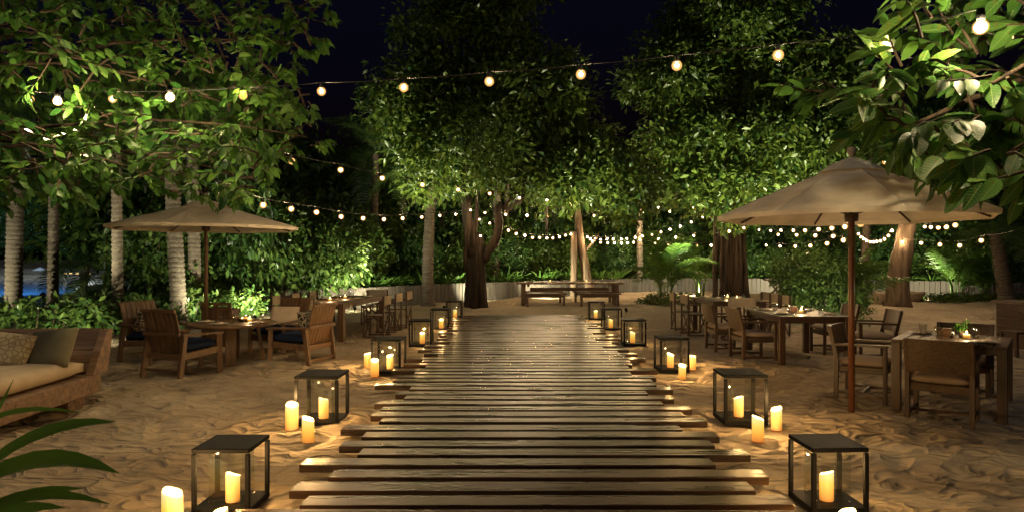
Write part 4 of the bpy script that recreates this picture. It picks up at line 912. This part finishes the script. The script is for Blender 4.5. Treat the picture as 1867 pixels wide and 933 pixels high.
direc('canvas director chair on the bush side of the back right table, in the middle', 5.35, 15.05, R(180))
direc('canvas director chair on the bush side of the back right table, nearest the massive trunk', 5.42, 15.75, R(183))
# picnic table with benches
pc = gp(1039, 563); pc.y = 27.1 - 4.0 + 0.6; 
PY = 24.2; PX = (1038 - CX) / F_PX * PY
t = thing('picnic_table', 'long wooden picnic table laid with glasses at the end of the boardwalk', 'table', (PX, PY, -.01))
for k in range(6): slab((3.75, .145, .05), .005, 'board', 'teak_x', t, (0, -.375 + k * .15, .765))
for s in (-1, 1):
    for q in (-1, 1): slab((.16, .12, .74), .006, 'leg', 'teak', t, (s * 1.62, q * .33, .36))
    slab((.09, .78, .09), .004, 'cross_beam', 'teak', t, (s * 1.45, 0, .69))
slab((2.8, .1, .12), .004, 'long_beam', 'teak_x', t, (0, 0, .55))
BN = thing('picnic_bench', 'x', 'bench')
for k in range(2): slab((1.45, .16, .045), .005, 'board', 'teak_x', BN, (0, -.085 + k * .17, .43))
for s in (-1, 1): slab((.07, .3, .41), .005, 'leg', 'teak', BN, (s * .62, 0, .195))
slab((1.17, .05, .08), .003, 'beam', 'teak_x', BN, (0, 0, .34))
BN.location = (PX - .86, PY - .78, -.01); BN['label'] = 'wooden bench in front of the picnic table, nearer the forked trunk tree'
clone(BN, 'wooden bench in front of the picnic table, nearer the lanterns', (PX + .98, PY - .74, -.01), .02)
clone(BN, 'wooden bench behind the picnic table, nearer the forked trunk tree', (PX - .9, PY + .78, -.01), .0)
clone(BN, 'wooden bench behind the picnic table, nearer the ringed palm', (PX + .9, PY + .78, -.01), .0)
# small trestle table
p = gp(1418, 541); t = thing('trestle_table', 'small trestle table with crossed legs near the massive trunk', 'table', (p.x, p.y, 0))
slab((1.05, .6, .05), .005, 'table_top', 'teak_x', t, (0, 0, .72))
for s in (-1, 1): bars([((-.3, s * .22, -.02), (.3, s * .22, .70), .05, .07), ((.3, s * .22 + .045 * s, -.02), (-.3, s * .22 + .045 * s, .70), .05, .07)], 'cross_leg', 'teak', t)
# stone bowls
for (px, py, r, h, lb) in ((1624, 556, .42, .46, 'taller stone bowl half hidden behind the thick leaning trunk'), (1668, 551, .62, .38, 'wide shallow stone bowl on the sand beside the leaning trunk')):
    m = MB(); m.lathe([(0, 0), (r * .6, 0), (r * .78, h * .35), (r * .95, h * .85), (r, h), (r * .93, h), (r * .86, h * .8), (r * .55, h * .3), (0, h * .28)], 28); tag(build(m, 'stone_bowl', 'stone', None, True, loc=gp(px, py) + Vector((0, .5, -.01))), lb, 'planter')
# crate by the parasol
t = thing('wooden_crate', 'upright wooden crate with two dark hand slots behind the parasol pole', 'crate', (-5.5, 12.55, -.01), R(4))
for k in range(4): slab((.12, .025, .70), .003, 'board', 'teak', t, (-.186 + k * .124, -.22, .35)); slab((.12, .025, .70), .003, 'board', 'teak', t, (-.186 + k * .124, .22, .35))
for s in (-1, 1): slab((.025, .41, .70), .003, 'side_board', 'teak', t, (s * .255, 0, .35))
slab((.10, .028, .13), .002, 'top_rail', 'teak_x', t, (0, -.22, .767)); 
for s in (-1, 1): slab((.06, .028, .13), .002, 'top_rail', 'teak_x', t, (s * .235, -.2201, .767)); slab((.155, .028, .05), .002, 'top_rail', 'teak_x', t, (s * .1277, -.2203, .726)); slab((.155, .028, .05), .002, 'top_rail', 'teak_x', t, (s * .1277, -.2202, .808))
# service cabinet on the right
t = thing('service_cabinet', 'dark wooden service cabinet of horizontal boards at the right of the sand', 'cabinet', (9.3, 12.3, -.01), R(8))
for k in range(6): slab((1.1, .03, .128), .003, 'board', 'dark_wood_x', t, (0, -.35, .08 + k * .133)); slab((.03, .68, .128), .003, 'board', 'dark_wood', t, (-.54, 0, .08 + k * .133)); slab((.03, .68, .128), .003, 'board', 'dark_wood', t, (.54, 0, .08 + k * .133))
slab((1.2, .8, .035), .004, 'top', 'teak_x', t, (0, 0, .845))
t = thing('low_stool', 'low dark wooden stool beside the service cabinet', 'stool', (7.95, 11.0, -.01), R(10)); slab((.34, .34, .04), .004, 'seat', 'dark_wood_x', t, (0, 0, .44))
for a in (-1, 1):
    for c in (-1, 1): slab((.045, .045, .43), .003, 'leg', 'dark_wood', t, (a * .14, c * .14, .205))
# daybed
t = thing('daybed', 'low slab wood daybed with sloping headboard and beige mattress', 'daybed', (-5.32, 6.45, -.01), R(4))
slab((1.44, 2.3, .20), .012, 'base_slab', 'slab_wood', t, (0, 0, .24))
for s in (-1, 1):
    for q in (-1, 1): slab((.2, .3, .18), .006, 'leg', 'slab_wood', t, (s * .52, q * .85, .07))
V = [(0, 0, 0), (0, .30, 0), (0, .42, .47), (0, .30, .47)]; 
for s in (-1, 1):
    m = MB(); m.add([(x, y, z) for x in (0, .08) for (_, y, z) in V], [(0, 1, 2, 3), (7, 6, 5, 4), (0, 4, 5, 1), (1, 5, 6, 2), (2, 6, 7, 3), (3, 7, 4, 0)]); build(m, 'headboard_side', 'slab_wood', t, loc=(s * .68 - .04, .98, .342))
m = MB(); m.bar((-.638, 1.10, .35), (-.638, 1.335, .815), .001, .001); hb = R(26.8)
for k in range(2): slab((1.27, .05, .262), .006, 'headboard_plank', 'slab_wood', t, (0, 1.165 + k * .119, .465 + k * .236), (-hb, 0, 0))
mm_ = cushion_mesh(1.26, 2.05, .19, 'mattress', .18, 'mattress', 16); obj('mattress', mm_, t, (0, -.06, .435))
pillow('patterned tan throw pillow leaning on the daybed headboard', (-5.36, 7.10, .645), (R(58), R(8), R(10)), 'patterned_tan', .5, .42)
pillow('plain olive throw pillow behind the patterned one on the daybed', (-4.97, 7.24, .65), (R(62), R(-6), R(-6)), 'olive_cushion', .52, .44)

# ------------------------------------------------------------------ parasols
def parasol(label, x, y, rim, apex, rad, polemat, rz, pr=.032, nseg=8):
    t = thing('parasol', label, 'parasol', (x, y, 0), rz); V = []; F = []; K = 6; S = 5
    def pt(i, f, r_):  # i corner index, f fraction to next corner, r_ 0..1 radial
        a0 = 2 * PI * i / nseg; a1 = 2 * PI * (i + 1) / nseg; c = Vector((math.cos(a0), math.sin(a0), 0)).lerp(Vector((math.cos(a1), math.sin(a1), 0)), f) * rad * r_
        z = apex - (apex - rim) * (r_ * .93 + .07 * r_ * r_) - 0.045 * math.sin(PI * f) * r_ * math.sin(PI * min(1, r_ * .9)) + .02 * math.sin(PI * f) * r_ ** 4
        return (c.x, c.y, z)
    for i in range(nseg):
        m = MB(); V = []; F = []
        for a in range(K + 1):
            for s in range(S + 1): V.append(pt(i, s / S, .06 + .94 * a / K))
        for a in range(K):
            for s in range(S): q = a * (S + 1) + s; F.append((q, q + S + 1, q + S + 2, q + 1))
        o_ = len(V)   # short valance
        for s in range(S + 1): p = pt(i, s / S, 1); V += [p, (p[0] * .995, p[1] * .995, p[2] - .045)]
        for s in range(S): q = o_ + s * 2; F.append((q, q + 1, q + 3, q + 2))
        m.add(V, F); build(m, 'canopy_panel', 'canvas', t, True)
        c = pt(i, 0, 1); m = MB(); m.bar((c[0] * .03, c[1] * .03, apex - .07), (c[0] * .985, c[1] * .985, rim - .018), .018, .024); build(m, 'rib', 'dark_wood', t)
        m = MB(); m.bar((c[0] * .03, c[1] * .03, rim + .02), (c[0] * .5, c[1] * .5, apex - (apex - rim) * .52 - .03), .016, .02); build(m, 'strut', 'dark_wood', t)
    m = MB()
    cap = [(.245 * rad, apex - (apex - rim) * .22 + .015), (.15 * rad, apex - (apex - rim) * .11 + .035), (.04 * rad, apex + .035), (.012, apex + .045)]
    m.lathe(cap, nseg * 2); build(m, 'cap', 'canvas', t, True)
    m = MB(); m.tube([(0, 0, -.15), (0, 0, rim + (apex - rim) * .2), (0, 0, apex + .03)], [pr, pr, pr * .8], 14); build(m, 'pole', polemat, t, True)
    m = MB(); m.lathe([(.01, 0), (.034, .012), (.022, .035), (.03, .05), (.045, .075), (.046, .095), (.03, .12), (.001, .13)], 14); build(m, 'finial', 'stone', t, True, loc=(0, 0, apex + .03))
    m = MB(); m.lathe([(pr + .002, -.06), (.065, -.06), (.07, 0), (.06, .05), (pr + .002, .06)], 14); build(m, 'hub', 'dark_wood', t, True, loc=(0, 0, rim + .0)); return t
P1 = parasol('large tan parasol on a reddish pole over the wicker chairs', 3.47, 7.2, 2.05, 2.62, 1.37, 'red_pole', R(-98))
P2 = parasol('cream parasol over the low round table and slatted armchairs', -5.33, 11.6, 2.13, 2.56, 1.55, 'teak', R(-88))
m = MB()
for k in range(14): m.lathe([(.034, 0), (.041, .006), (.034, .012)], 12, (0, 0, k * .013))
tag(build(m, 'rope_binding', 'pale_bark', None, True, loc=(3.47, 7.2, 1.72)), 'rope wound round the reddish parasol pole', 'rope')

# ------------------------------------------------------------------ tableware
gm = MB(); gm.lathe([(.0, .003), (.026, .003), (.030, .0), (.040, .095), (.042, .125), (.0395, .125), (.0375, .095), (.027, .014), (0, .014)], 16); GLASS = gm.mesh('tumbler', 'cup_glass', True)
pm = MB(); pm.lathe([(0, .004), (.07, .002), (.085, .004), (.128, .016), (.13, .02), (.126, .021), (.085, .010), (0, .009)], 24); PLATE = pm.mesh('dinner_plate', 'porcelain', True)
km = MB(); km.box((0, 0, .004), (.02, .2, .004), None, .001); KNIFE = km.mesh('knife', 'steel')
cupm = MB(); cupm.lathe([(0, .002), (.036, .0), (.04, .01), (.045, .09), (.042, .09), (.037, .012), (0, .01)], 16); CUP = cupm.mesh('glass_cup', 'cup_glass', True)
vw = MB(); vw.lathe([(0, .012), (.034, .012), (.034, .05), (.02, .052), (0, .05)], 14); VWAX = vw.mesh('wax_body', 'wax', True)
nk = MB(); nk.box((0, 0, .006), (.09, .19, .012), None, .004); nk.box((.012, 0, .0165), (.06, .185, .009), None, .003); NAPKIN = nk.mesh('napkin', 'cream_cushion')
def votive(label, loc, watts=None, sc=1.0):
    t = thing('votive_candle', label, 'candle', loc, 0, 'votives on the tables', sc); obj('glass_cup', CUP, t); obj('wax_body', VWAX, t); obj('flame', FLAME, t, (0, 0, .052), (0, 0, 0), (1.5, 1.5, 1.1)); point_light('votive_light', t, (0, 0, .118), VOTIVE if watts is None else watts, (1.0, .66, .30), .012)
def setting(tbl, top, tname, glasses, plates, vot, zoff=.0):
    Mx = Matrix.Translation(tbl.location) @ Matrix.Rotation(tbl.rotation_euler[2], 4, 'Z'); rz = tbl.rotation_euler[2]
    for (x, y) in glasses: tag(obj('tumbler', GLASS, None, Mx @ Vector((x, y, top))), 'clear glass tumbler standing on the ' + tname, 'glass', 'tumblers on the ' + tname)
    for (x, y) in plates:
        tag(obj('dinner_plate', PLATE, None, Mx @ Vector((x, y, top))), 'pale plate laid on the ' + tname, 'plate', 'plates on the ' + tname)
        tag(obj('napkin', NAPKIN, None, Mx @ Vector((x, y, top + .011)), (0, 0, rz + .1)), 'folded cream napkin lying on a plate on the ' + tname, 'napkin', 'napkins on the ' + tname)
        tag(obj('knife', KNIFE, None, Mx @ Vector((x + (.17 if abs(y) > abs(x) else 0), y + (0 if abs(y) > abs(x) else .17), top)), (0, 0, rz + (0 if abs(y) > abs(x) else PI / 2))), 'steel knife beside a plate on the ' + tname, 'knife', 'knives on the ' + tname)
    for i, (x, y) in enumerate(vot): votive('small glowing votive in a glass cup on the ' + tname, Mx @ Vector((x, y, top)))
setting(TD, .751, 'square table under the tan parasol', [(-.3, .14), (-.12, -.08), (.2, .12)], [(-.33, .33), (.33, -.3)], [(.13, .0)])
setting(TE, .751, 'rectangular table by the parasol pole', [(-.24, .25), (-.2, -.38), (.05, -.3), (.28, .1), (.2, -.55)], [(-.36, -.45), (-.36, .4), (.36, -.55), (.36, .4)], [(.0, -.28), (.02, .3)])
setting(TF, .751, 'back right table', [(-.18, .3), (.1, .25), (.25, -.3), (-.2, -.35)], [(-.36, -.4), (-.36, .4), (.36, -.4), (.36, .4)], [(.0, .0), (.05, -.5)])
setting(TC, .751, 'long table by the hedge', [(-.22, -1.1), (.18, -.7), (-.15, -.3), (.2, .1), (-.2, .5), (.2, .9), (-.2, 1.1)], [(-.36, -.9), (.36, -.9), (-.36, 0), (.36, 0), (-.36, .9), (.36, .9)], [(0, -.75), (.02, .15)])
tb = bpy.data.objects['round_table']
setting(tb, .636, 'low round table', [(-.2, .1), (.08, -.1), (.16, .02), (.38, .16)], [(-.42, 0), (-.05, -.36), (.42, -.16), (.05, .42)], [(.24, .06)])
pt_ = bpy.data.objects['picnic_table']
setting(pt_, .791, 'picnic table', [(-1.3, -.1), (-.95, .1), (-.25, -.05), (.4, .1), (.75, -.05), (1.1, -.1), (1.55, .05)], [(-1.4, .28), (-.6, .28), (.2, .28), (1.0, .28), (-1.0, -.28), (0, -.28), (.8, -.28)], [(-.68, .0), (.6, .0)])
def on(tbl, x, y, z): return Matrix.Translation(tbl.location) @ Matrix.Rotation(tbl.rotation_euler[2], 4, 'Z') @ Vector((x, y, z))
def posy(label, loc, sc=1.0):
    t = thing('table_posy', label, 'plant', loc, 0, None, sc); m = MB(); m.lathe([(0, 0), (.03, 0), (.038, .03), (.034, .07), (.03, .07), (0, .05)], 12); build(m, 'pot', 'ceramic_dark', t, True)
    rng = np.random.default_rng(3); P, T, N, S = clump_leaves(np.array([(0, 0, .12), (.04, 0, .14), (-.03, .02, .11)]), np.array([.05, .04, .04]), 22, .045, rng); V, F = leaf_arrays(P, T, N, S, T_FAR); o = obj('foliage', np_mesh('foliage', V, F, 'leaf_near'), t); o['kind'] = 'stuff'
posy('tiny green posy pot beside the votive on the square table', on(TD, .08, .13, .751)); posy('tiny green posy pot among the glasses on the rectangular table', on(TE, .12, -.12, .751))
t = thing('menu_box', 'small dark wooden box on the square table behind the glasses', 'box', on(TD, -.08, .2, .751), R(-38)); slab((.17, .1, .075), .004, 'body', 'dark_wood_x', t, (0, 0, .038)); slab((.175, .105, .012), .002, 'lid', 'dark_wood_x', t, (0, 0, .082))
t = thing('menu_box', 'small reddish wooden box on the rectangular table', 'box', on(TE, -.02, .05, .751), 0); slab((.12, .1, .075), .004, 'body', 'red_pole', t, (0, 0, .038)); slab((.125, .105, .012), .002, 'lid', 'red_pole', t, (0, 0, .082))
m = MB(); m.lathe([(0, 0), (.02, 0), (.021, .05), (.016, .06), (.014, .075), (0, .078)], 12); tag(build(m, 'salt_shaker', 'steel', None, True, loc=on(TD, .0, -.02, .751)), 'little metal salt shaker on the square table', 'shaker')
t = thing('bread_bowl', 'shallow bowl with bread rolls on the low round table', 'bowl', on(tb, .13, .12, .636)); m = MB(); m.lathe([(0, 0), (.06, 0), (.11, .05), (.105, .052), (.05, .012), (0, .012)], 20); build(m, 'bowl', 'ceramic_dark', t, True)
for k, (x, y) in enumerate(((-.035, 0), (.04, .01), (0, .045))): m = MB(); m.lathe([(0.001, 0), (.035, .01), (.042, .028), (.03, .048), (.001, .055)], 12); build(m, 'bread_roll', 'bread', t, True, loc=(x, y, .015))

# ------------------------------------------------------------------ string lights
def bulb_mesh(r, n, rings):
    m = MB(); prof = [(r * math.sin(PI * k / rings) + 1e-4, -r * math.cos(PI * k / rings)) for k in range(rings)] + [(r * .42, r * .98)]; m.lathe(prof, n); return m.mesh('bulb', 'bulb_glow', True)
BN_, BF_ = bulb_mesh(.016, 10, 7), bulb_mesh(.0185, 7, 5)
ev = MB(); ev.lathe([(.046 * math.sin(PI * k / 8) + 1e-4, -.046 * math.cos(PI * k / 8)) for k in range(9)], 12); HALO = ev.mesh('glow_halo', 'amber_halo', True)  # ball of amber glow put round each bulb as its halo
sk = MB(); sk.lathe([(.001, .085), (.014, .085), (.017, .06), (.017, .03), (.0155, .03)], 8); SOCK = sk.mesh('socket', 'cable')
def string(label, px, D0, D1, ends=(None, None), sag=0.10, far=False, sc=1.0):
    if far: sc *= 1.3
    x0, x1 = px[0][0], px[-1][0]; pts = []
    for x, y in px: f = (x - x0) / (x1 - x0); pts.append(at(x, y, 1 / ((1 - f) / D0 + f / D1)))
    t = thing('string_lights', label, 'string lights', (pts[0].x, pts[0].y, 0), 0, 'festoon strings of warm bulbs'); o0 = Vector((pts[0].x, pts[0].y, 0)); pts = [p - o0 for p in pts]
    tops = [p + Vector((0, 0, .088 * sc)) for p in pts]
    if ends[0] is not None: tops = [Vector(ends[0]) - o0] + tops
    if ends[1] is not None: tops = tops + [Vector(ends[1]) - o0]
    cab = []
    for a, b_ in zip(tops[:-1], tops[1:]):
        L = (b_ - a).length
        for k in range(4): f = k / 4; cab.append(a.lerp(b_, f) - Vector((0, 0, sag * L * .22 * 4 * f * (1 - f) * .5)))
    cab.append(tops[-1]); m = MB(); m.tube(cab, .0045, 5); build(m, 'cable', 'cable', t)
    for p in pts: b_ = obj('bulb', BF_ if far else BN_, t, p, (0, 0, 0), (sc,) * 3); obj('socket', SOCK, b_); obj('glow_halo', HALO, b_)
z5 = lambda L: [(1150 + x / 2.665, 330 + y / 2.665) for x, y in L]
z6 = lambda L: [(1500 + x / 3.332, 360 + y / 3.332) for x, y in L]
string('longest string of bulbs crossing the whole place high above the boardwalk', [(55, 181), (205, 181), (443, 175), (586, 167), (736, 160), (892, 149), (1059, 136), (1234, 120), (1419, 101), (1615, 77)], 8.2, 5.3, (at(-60, 170, 8.5), RLAMP + Vector((0, 0, .12))))
string('string of bulbs running from the lagoon tree to the ringed palm beyond the picnic table', [(440, 270), (532, 294), (621, 310), (697, 325), (770, 337), (835, 346), (893, 353), (947, 361), (997, 365), (1043, 369), (1088, 372), (1128, 376), (1166, 377)], 8.2, 32.6, (at(330, 225, 7.6), None))
string('string of bulbs running from the lagoon tree to the forked trunk', [(430, 355), (480, 374), (531, 381), (577, 387), (622, 395), (662, 398), (700, 400), (734, 398), (769, 396), (802, 393), (831, 391), (858, 383)], 8.4, 22.2, (at(330, 300, 7.6), None))
string('short run of bulbs wound round the forked trunk', [(874, 400), (876, 430), (884, 388), (893, 407)], 22.0, 22.0)
string('straight row of bulbs from the forked trunk to the tree by the picnic table', [(922, 391), (961, 393), (1000, 393), (1041, 394), (1083, 393), (1126, 392)], 22.9, 29, (at(893, 400, 22.5), at(1166, 380, 33)), far=True)
string('sagging festoon of close bulbs from the forked trunk to the timber post', [(927, 420), (941, 426), (957, 429), (971, 433), (984, 433), (997, 434), (1008, 434), (1020, 432), (1031, 429), (1041, 427)], 23, 28.5, (at(912, 410, 22.8), at(1046, 424, 28.8)), far=True)
string('upper festoon of close bulbs from the timber post to the ringed palm', [(1071, 432), (1076, 436), (1085, 435), (1095, 437), (1107, 435), (1118, 436), (1133, 436), (1143, 435), (1158, 433), (1167, 437)], 29, 32.8, (at(1046, 424, 28.8), None), far=True)
string('lower festoon of close bulbs from the timber post to the ringed palm', [(1080, 440), (1095, 442), (1108, 443), (1120, 443), (1133, 443), (1144, 443), (1155, 442), (1170, 430)], 28.6, 32.7, (at(1046, 426, 28.75), None), far=True)
string('string rising from the ringed palm to the massive trunk tree', z5([(45, 283), (60, 268), (103, 262), (147, 248), (192, 235), (241, 220), (294, 200), (348, 177), (411, 150)]), 32.5, 27, far=True)
string('high row of bulbs from the ringed palm into the massive trunk tree crown', z5([(43, 125), (60, 157), (134, 129), (189, 148), (225, 126), (305, 128), (318, 134), (380, 126)]), 32.5, 27.5, far=True)
string('lowest row of bulbs from the ringed palm past the massive trunk tree', z5([(14, 298), (118, 303), (184, 311), (253, 312), (321, 313), (391, 312)]), 32, 26, far=True)
string('slack string of bulbs in front of the massive trunk', z5([(22, 275), (134, 280), (219, 273), (306, 265), (478, 244), (550, 228), (562, 190)]), 31, 24, far=True)
string('lower string of bulbs from the massive trunk toward the reddish parasol pole', z5([(658, 312), (725, 316), (799, 316), (873, 314), (954, 303), (1033, 287)]), 25, 12, far=True, sc=.8)
string('middle string of bulbs from the massive trunk behind the reddish parasol pole', z5([(623, 237), (680, 241), (716, 260), (806, 262), (897, 265), (984, 268)]), 25, 14, far=True, sc=.85)
string('upper string of bulbs from the massive trunk to the reddish parasol pole', z5([(657, 195), (729, 239), (790, 240), (847, 240), (913, 235), (977, 229), (1040, 222)]), 25, 11, far=True, sc=.8)
string('string of bulbs from the reddish parasol pole to the thick leaning trunk', z6([(231, 158), (335, 145), (476, 136), (508, 137), (535, 150)]), 9, 22, (at(1553, 405, 7.3), None), far=True, sc=.8)
string('deep sagging festoon of close bulbs beside the thick leaning trunk', z6([(217, 222), (233, 240), (250, 252), (268, 263), (289, 270), (310, 271), (328, 268), (350, 264), (375, 253), (399, 232), (421, 202)]), 26, 22.5, (at(1560, 415, 26.5), at(1645, 405, 22.4)), far=True)
string('short row of bulbs from the thick leaning trunk to the fig tree', z6([(620, 178), (657, 181), (702, 184), (751, 180), (805, 168)]), 22, 15, (at(1655, 405, 22.4), at(1800, 380, 9)), far=True)
string('widely spaced row of bulbs from the leaning trunk toward the reddish palm', z6([(483, 270), (598, 276), (712, 286), (832, 291), (963, 261)]), 22.4, 16, (None, at(1850, 420, 14)), far=True)
string('pair of bulbs glowing above the tan parasol top', [(1589, 302), (1615, 294)], 9.0, 8.6, (at(1480, 330, 11), at(1720, 270, 6)))

# ------------------------------------------------------------------ lamps hung in the trees and garden uplights
def globe_lamp(label, loc):
    t = thing('tree_lamp', label, 'lamp', loc); r = .034
    m = MB(); m.lathe([(r * math.sin(PI * k / 8) + 1e-4, -r * math.cos(PI * k / 8)) for k in range(8)] + [(r * .4, r * .95)], 12); build(m, 'lamp_glass', 'globe_glow', t, True)
    m = MB(); m.lathe([(.001, .12), (.022, .118), (.026, .08), (.026, .046), (.022, .046)], 10); build(m, 'cap', 'black_metal', t, True); obj('glow_halo', HALO, t, (0, 0, 0), (0, 0, 0), (1.1,) * 3)
globe_lamp('bright lamp hung among the large oval leaves of the fig tree', RLAMP)
globe_lamp('bright lamp hung in the lagoon tree nearest the cream parasol', LLAMP1)
globe_lamp('bright lamp hung in the lagoon tree nearest its trunk', LLAMP2)
def uplight(label, loc, aim, watts, ang=75, col=(1, .93, .62)):
    loc, aim = Vector(loc), Vector(aim); t = thing('garden_spotlight', label, 'lamp', loc, 0, 'garden spotlights'); d = (aim - loc).normalized(); q = d.to_track_quat('-Z', 'Y')
    m = MB(); m.tube([(0, 0, -.12), (0, 0, .08)], [.006, .012], 6); build(m, 'spike', 'black_metal', t)
    m = MB(); m.lathe([(.001, .09), (.03, .085), (.042, .05), (.045, -.03), (.041, -.03), (.038, .02), (.001, .02)], 12); o = build(m, 'housing', 'black_metal', t, True, loc=(0, 0, .12)); o.rotation_euler = q.to_euler()
    m = MB(); m.lathe([(.001, 0), (.037, 0), (.037, .006), (.001, .006)], 12); g = build(m, 'lens', 'lens_glow', t, loc=(0, 0, .12)); g.rotation_euler = q.to_euler()
    l = bpy.data.lights.new('lamp_light', 'SPOT'); l.energy = watts; l.color = col; l.spot_size = R(ang); l.spot_blend = 1.0; l.shadow_soft_size = .03
    lo = bpy.data.objects.new('lamp_light', l); COL.objects.link(lo); lo.parent = t; lo.location = Vector((0, 0, .12)) + d * .04; lo.rotation_euler = q.to_euler()
bt = gp(868, 560); br = gp(1335, 546)
uplight('garden spotlight at the foot of the forked trunk aimed into its crown', (bt.x - 3.4, bt.y - 1.2, .0), (bt.x - .7, bt.y - .8, 8.2), UPL * 3.0, 64)
uplight('garden spotlight behind the picnic table aimed into the forked tree', (bt.x + 4.6, bt.y - 2.4, .0), (bt.x + 2.6, bt.y, 6.5), UPL * 2.2, 75)
uplight('garden spotlight at the wall aimed up at the crown beside the ringed palm', (-2.4, 21.4, .0), (-2.0, 22.2, 7.5), UPL * 1.5, 50)
uplight('garden spotlight before the massive trunk aimed into its crown', (br.x - 3.0, br.y - 5.2, .0), (br.x - .2, br.y, 8.5), UPL * 4.5, 70)
uplight('garden spotlight by the round bush aimed into the massive trunk tree', (br.x + 2.0, br.y - 4.4, .0), (br.x + 2.0, br.y, 8), UPL * 3.6, 75)
uplight('garden spotlight in the hedge aimed at the tall hedge behind the long table', (-6.6, 17.0, .05), (-7.4, 20.5, 2.2), UPL * .8, 115)
uplight('garden spotlight by the wall end aimed at the tall hedge', (-4.9, 20.2, .05), (-6.0, 23.0, 1.8), UPL * .6, 115)
uplight('garden spotlight in the low hedge aimed at the lit palm trunk', (-9.9, 14.2, .75), (-9.2, 16.6, 2.9), UPL * .22, 85)
uplight('garden spotlight by the leaning palm trunk', (-7.0, 15.6, .05), (-8.6, 17.8, 2.4), UPL * .35, 110)
uplight('garden spotlight behind the unlit lantern aimed at the low hedge', (-7.6, 11.4, .05), (-9.6, 14.0, .7), UPL * .5, 125)
uplight('garden spotlight by the lagoon palms aimed up their trunks', (-13.4, 15.2, .0), (-12.0, 18.6, 2.4), UPL * .4, 90)
uplight('garden spotlight on the bed edge beyond the picnic table', (1.0, 27.4, .05), (1.5, 32, 2.2), UPL * 1.0, 140)
uplight('garden spotlight between the forked trunk and the picnic table aimed at the bed', (-1.6, 25.6, .05), (-2.2, 29.5, 2.4), UPL * .6, 140)
uplight('garden spotlight behind the massive trunk aimed at the belt', (11.4, 30.6, .05), (11.8, 35, 2.6), UPL * .8, 140)
uplight('garden spotlight before the wall near the stone bowls', (15.4, 26.6, .05), (17.2, 31.5, 2.2), UPL * 1.2, 140)
uplight('garden spotlight by the bushy areca palm', (7.6, 29.4, .05), (7.0, 34, 2.4), UPL * .9, 140)
uplight('garden spotlight at the wall beside the ringed palm aimed at the strap leaves', (-4.7, 21.7, .05), (-5.6, 24.6, 1.4), UPL * .35, 110)
uplight('garden spotlight on the sand aimed at the round leafy bush', (6.5, 15.3, .05), (7.8, 17.0, 1.0), UPL * .12, 110)
# ------------------------------------------------------------------ far shore of the lagoon
sh = thing('shore_bar', 'low lit beach bar on the far shore of the lagoon', 'building', (-46.6, 72.6, -.1), 0, None, .42)
slab((7.5, 3, .5), .02, 'base', 'dark_wood_x', sh, (0, 0, .25))
for k in range(5): slab((.8, .08, .34), .01, 'lit_panel', 'window_glow', sh, (-3 + k * 1.5, -1.55, .40 + (k % 3) * .06))
slab((8.4, 4, .18), .02, 'roof', 'dark_wood_x', sh, (0, 0, 2.6))
for s in (-1, 1):
    for q in (-1, 1): slab((.16, .16, 2.1), .01, 'post', 'dark_wood', sh, (s * 3.6, q * 1.4, 1.5))
m = MB(); lampm = MB(); lampm.lathe([(.001, -.12), (.09, -.08), (.12, 0), (.09, .08), (.001, .12)], 10); LM = lampm.mesh('globe', 'shore_glow', True); pmh = MB(); pmh.tube([(0, 0, -1.4), (0, 0, -.1)], .04, 6); PM = pmh.mesh('post', 'black_metal')
for i, (px, D) in enumerate(((8, 74), (47, 73), (60, 75), (75, 76), (92, 74), (122, 72.5), (170, 72))):
    p = at(px, 503, D); t = thing('shore_lamp', 'small globe lamp on the far shore of the lagoon', 'lamp', (p.x, p.y, p.z), 0, 'shore lamps'); obj('globe', LM, t); obj('post', PM, t)
t = thing('shore_parasol', 'pale parasol standing on the far shore of the lagoon', 'parasol', at(73, 506, 75.5), 0, None, .6); m = MB(); m.lathe([(1.7, 1.15), (.9, 1.55), (.02, 1.95)], 8); build(m, 'canopy', 'white_wash', t); m = MB(); m.tube([(0, 0, -1), (0, 0, 1.9)], .05, 8); build(m, 'pole', 'dark_wood', t)
FB = BELT[1]
for i, (x, y, s, k) in enumerate(((-62, 84, 1.5, 0), (-55, 86, 1.3, 1), (-48, 88, 1.4, 2), (-42, 84, 1.5, 0), (-36, 80, 1.5, 1), (-31, 74, 1.4, 2), (-26, 62, 1.2, 0), (-22, 52, 1.1, 1), (-68, 86, 1.6, 2), (-74, 84, 1.5, 1))):
    clone(BELT[k], 'dark tree silhouetted along the far lagoon shore', (x, y, -.2), i * 2.1, s, 'trees on the far lagoon shore')

t = thing('added_floodlight', 'added tall floodlight post out of view that lights the lagoon blue', 'lamp', (-30, 29.0, 2.6))  # added lamp out of view, its blue beam brightens the water
m = MB(); m.tube([(0, 0, -4.4), (0, 0, 2.3)], .05, 8); build(m, 'post', 'black_metal', t)  # post of the added floodlight, out of view
m = MB(); m.box((0, 0, 2.4), (.22, .12, .16), None, .01); build(m, 'housing', 'black_metal', t)
m = MB(); m.box((0, .062, 2.4), (.18, .006, .12)); build(m, 'lens', 'lens_glow', t)
l = bpy.data.lights.new('lamp_light', 'SPOT'); l.energy = 110000; l.color = (.55, .75, 1.0); l.spot_size = R(70); l.spot_blend = .6; l.shadow_soft_size = .08
lo = bpy.data.objects.new('lamp_light', l); COL.objects.link(lo); lo.parent = t; lo.location = (0, .08, 2.4); lo.rotation_euler = Vector((-.28, .95, -.10)).to_track_quat('-Z', 'Y').to_euler()
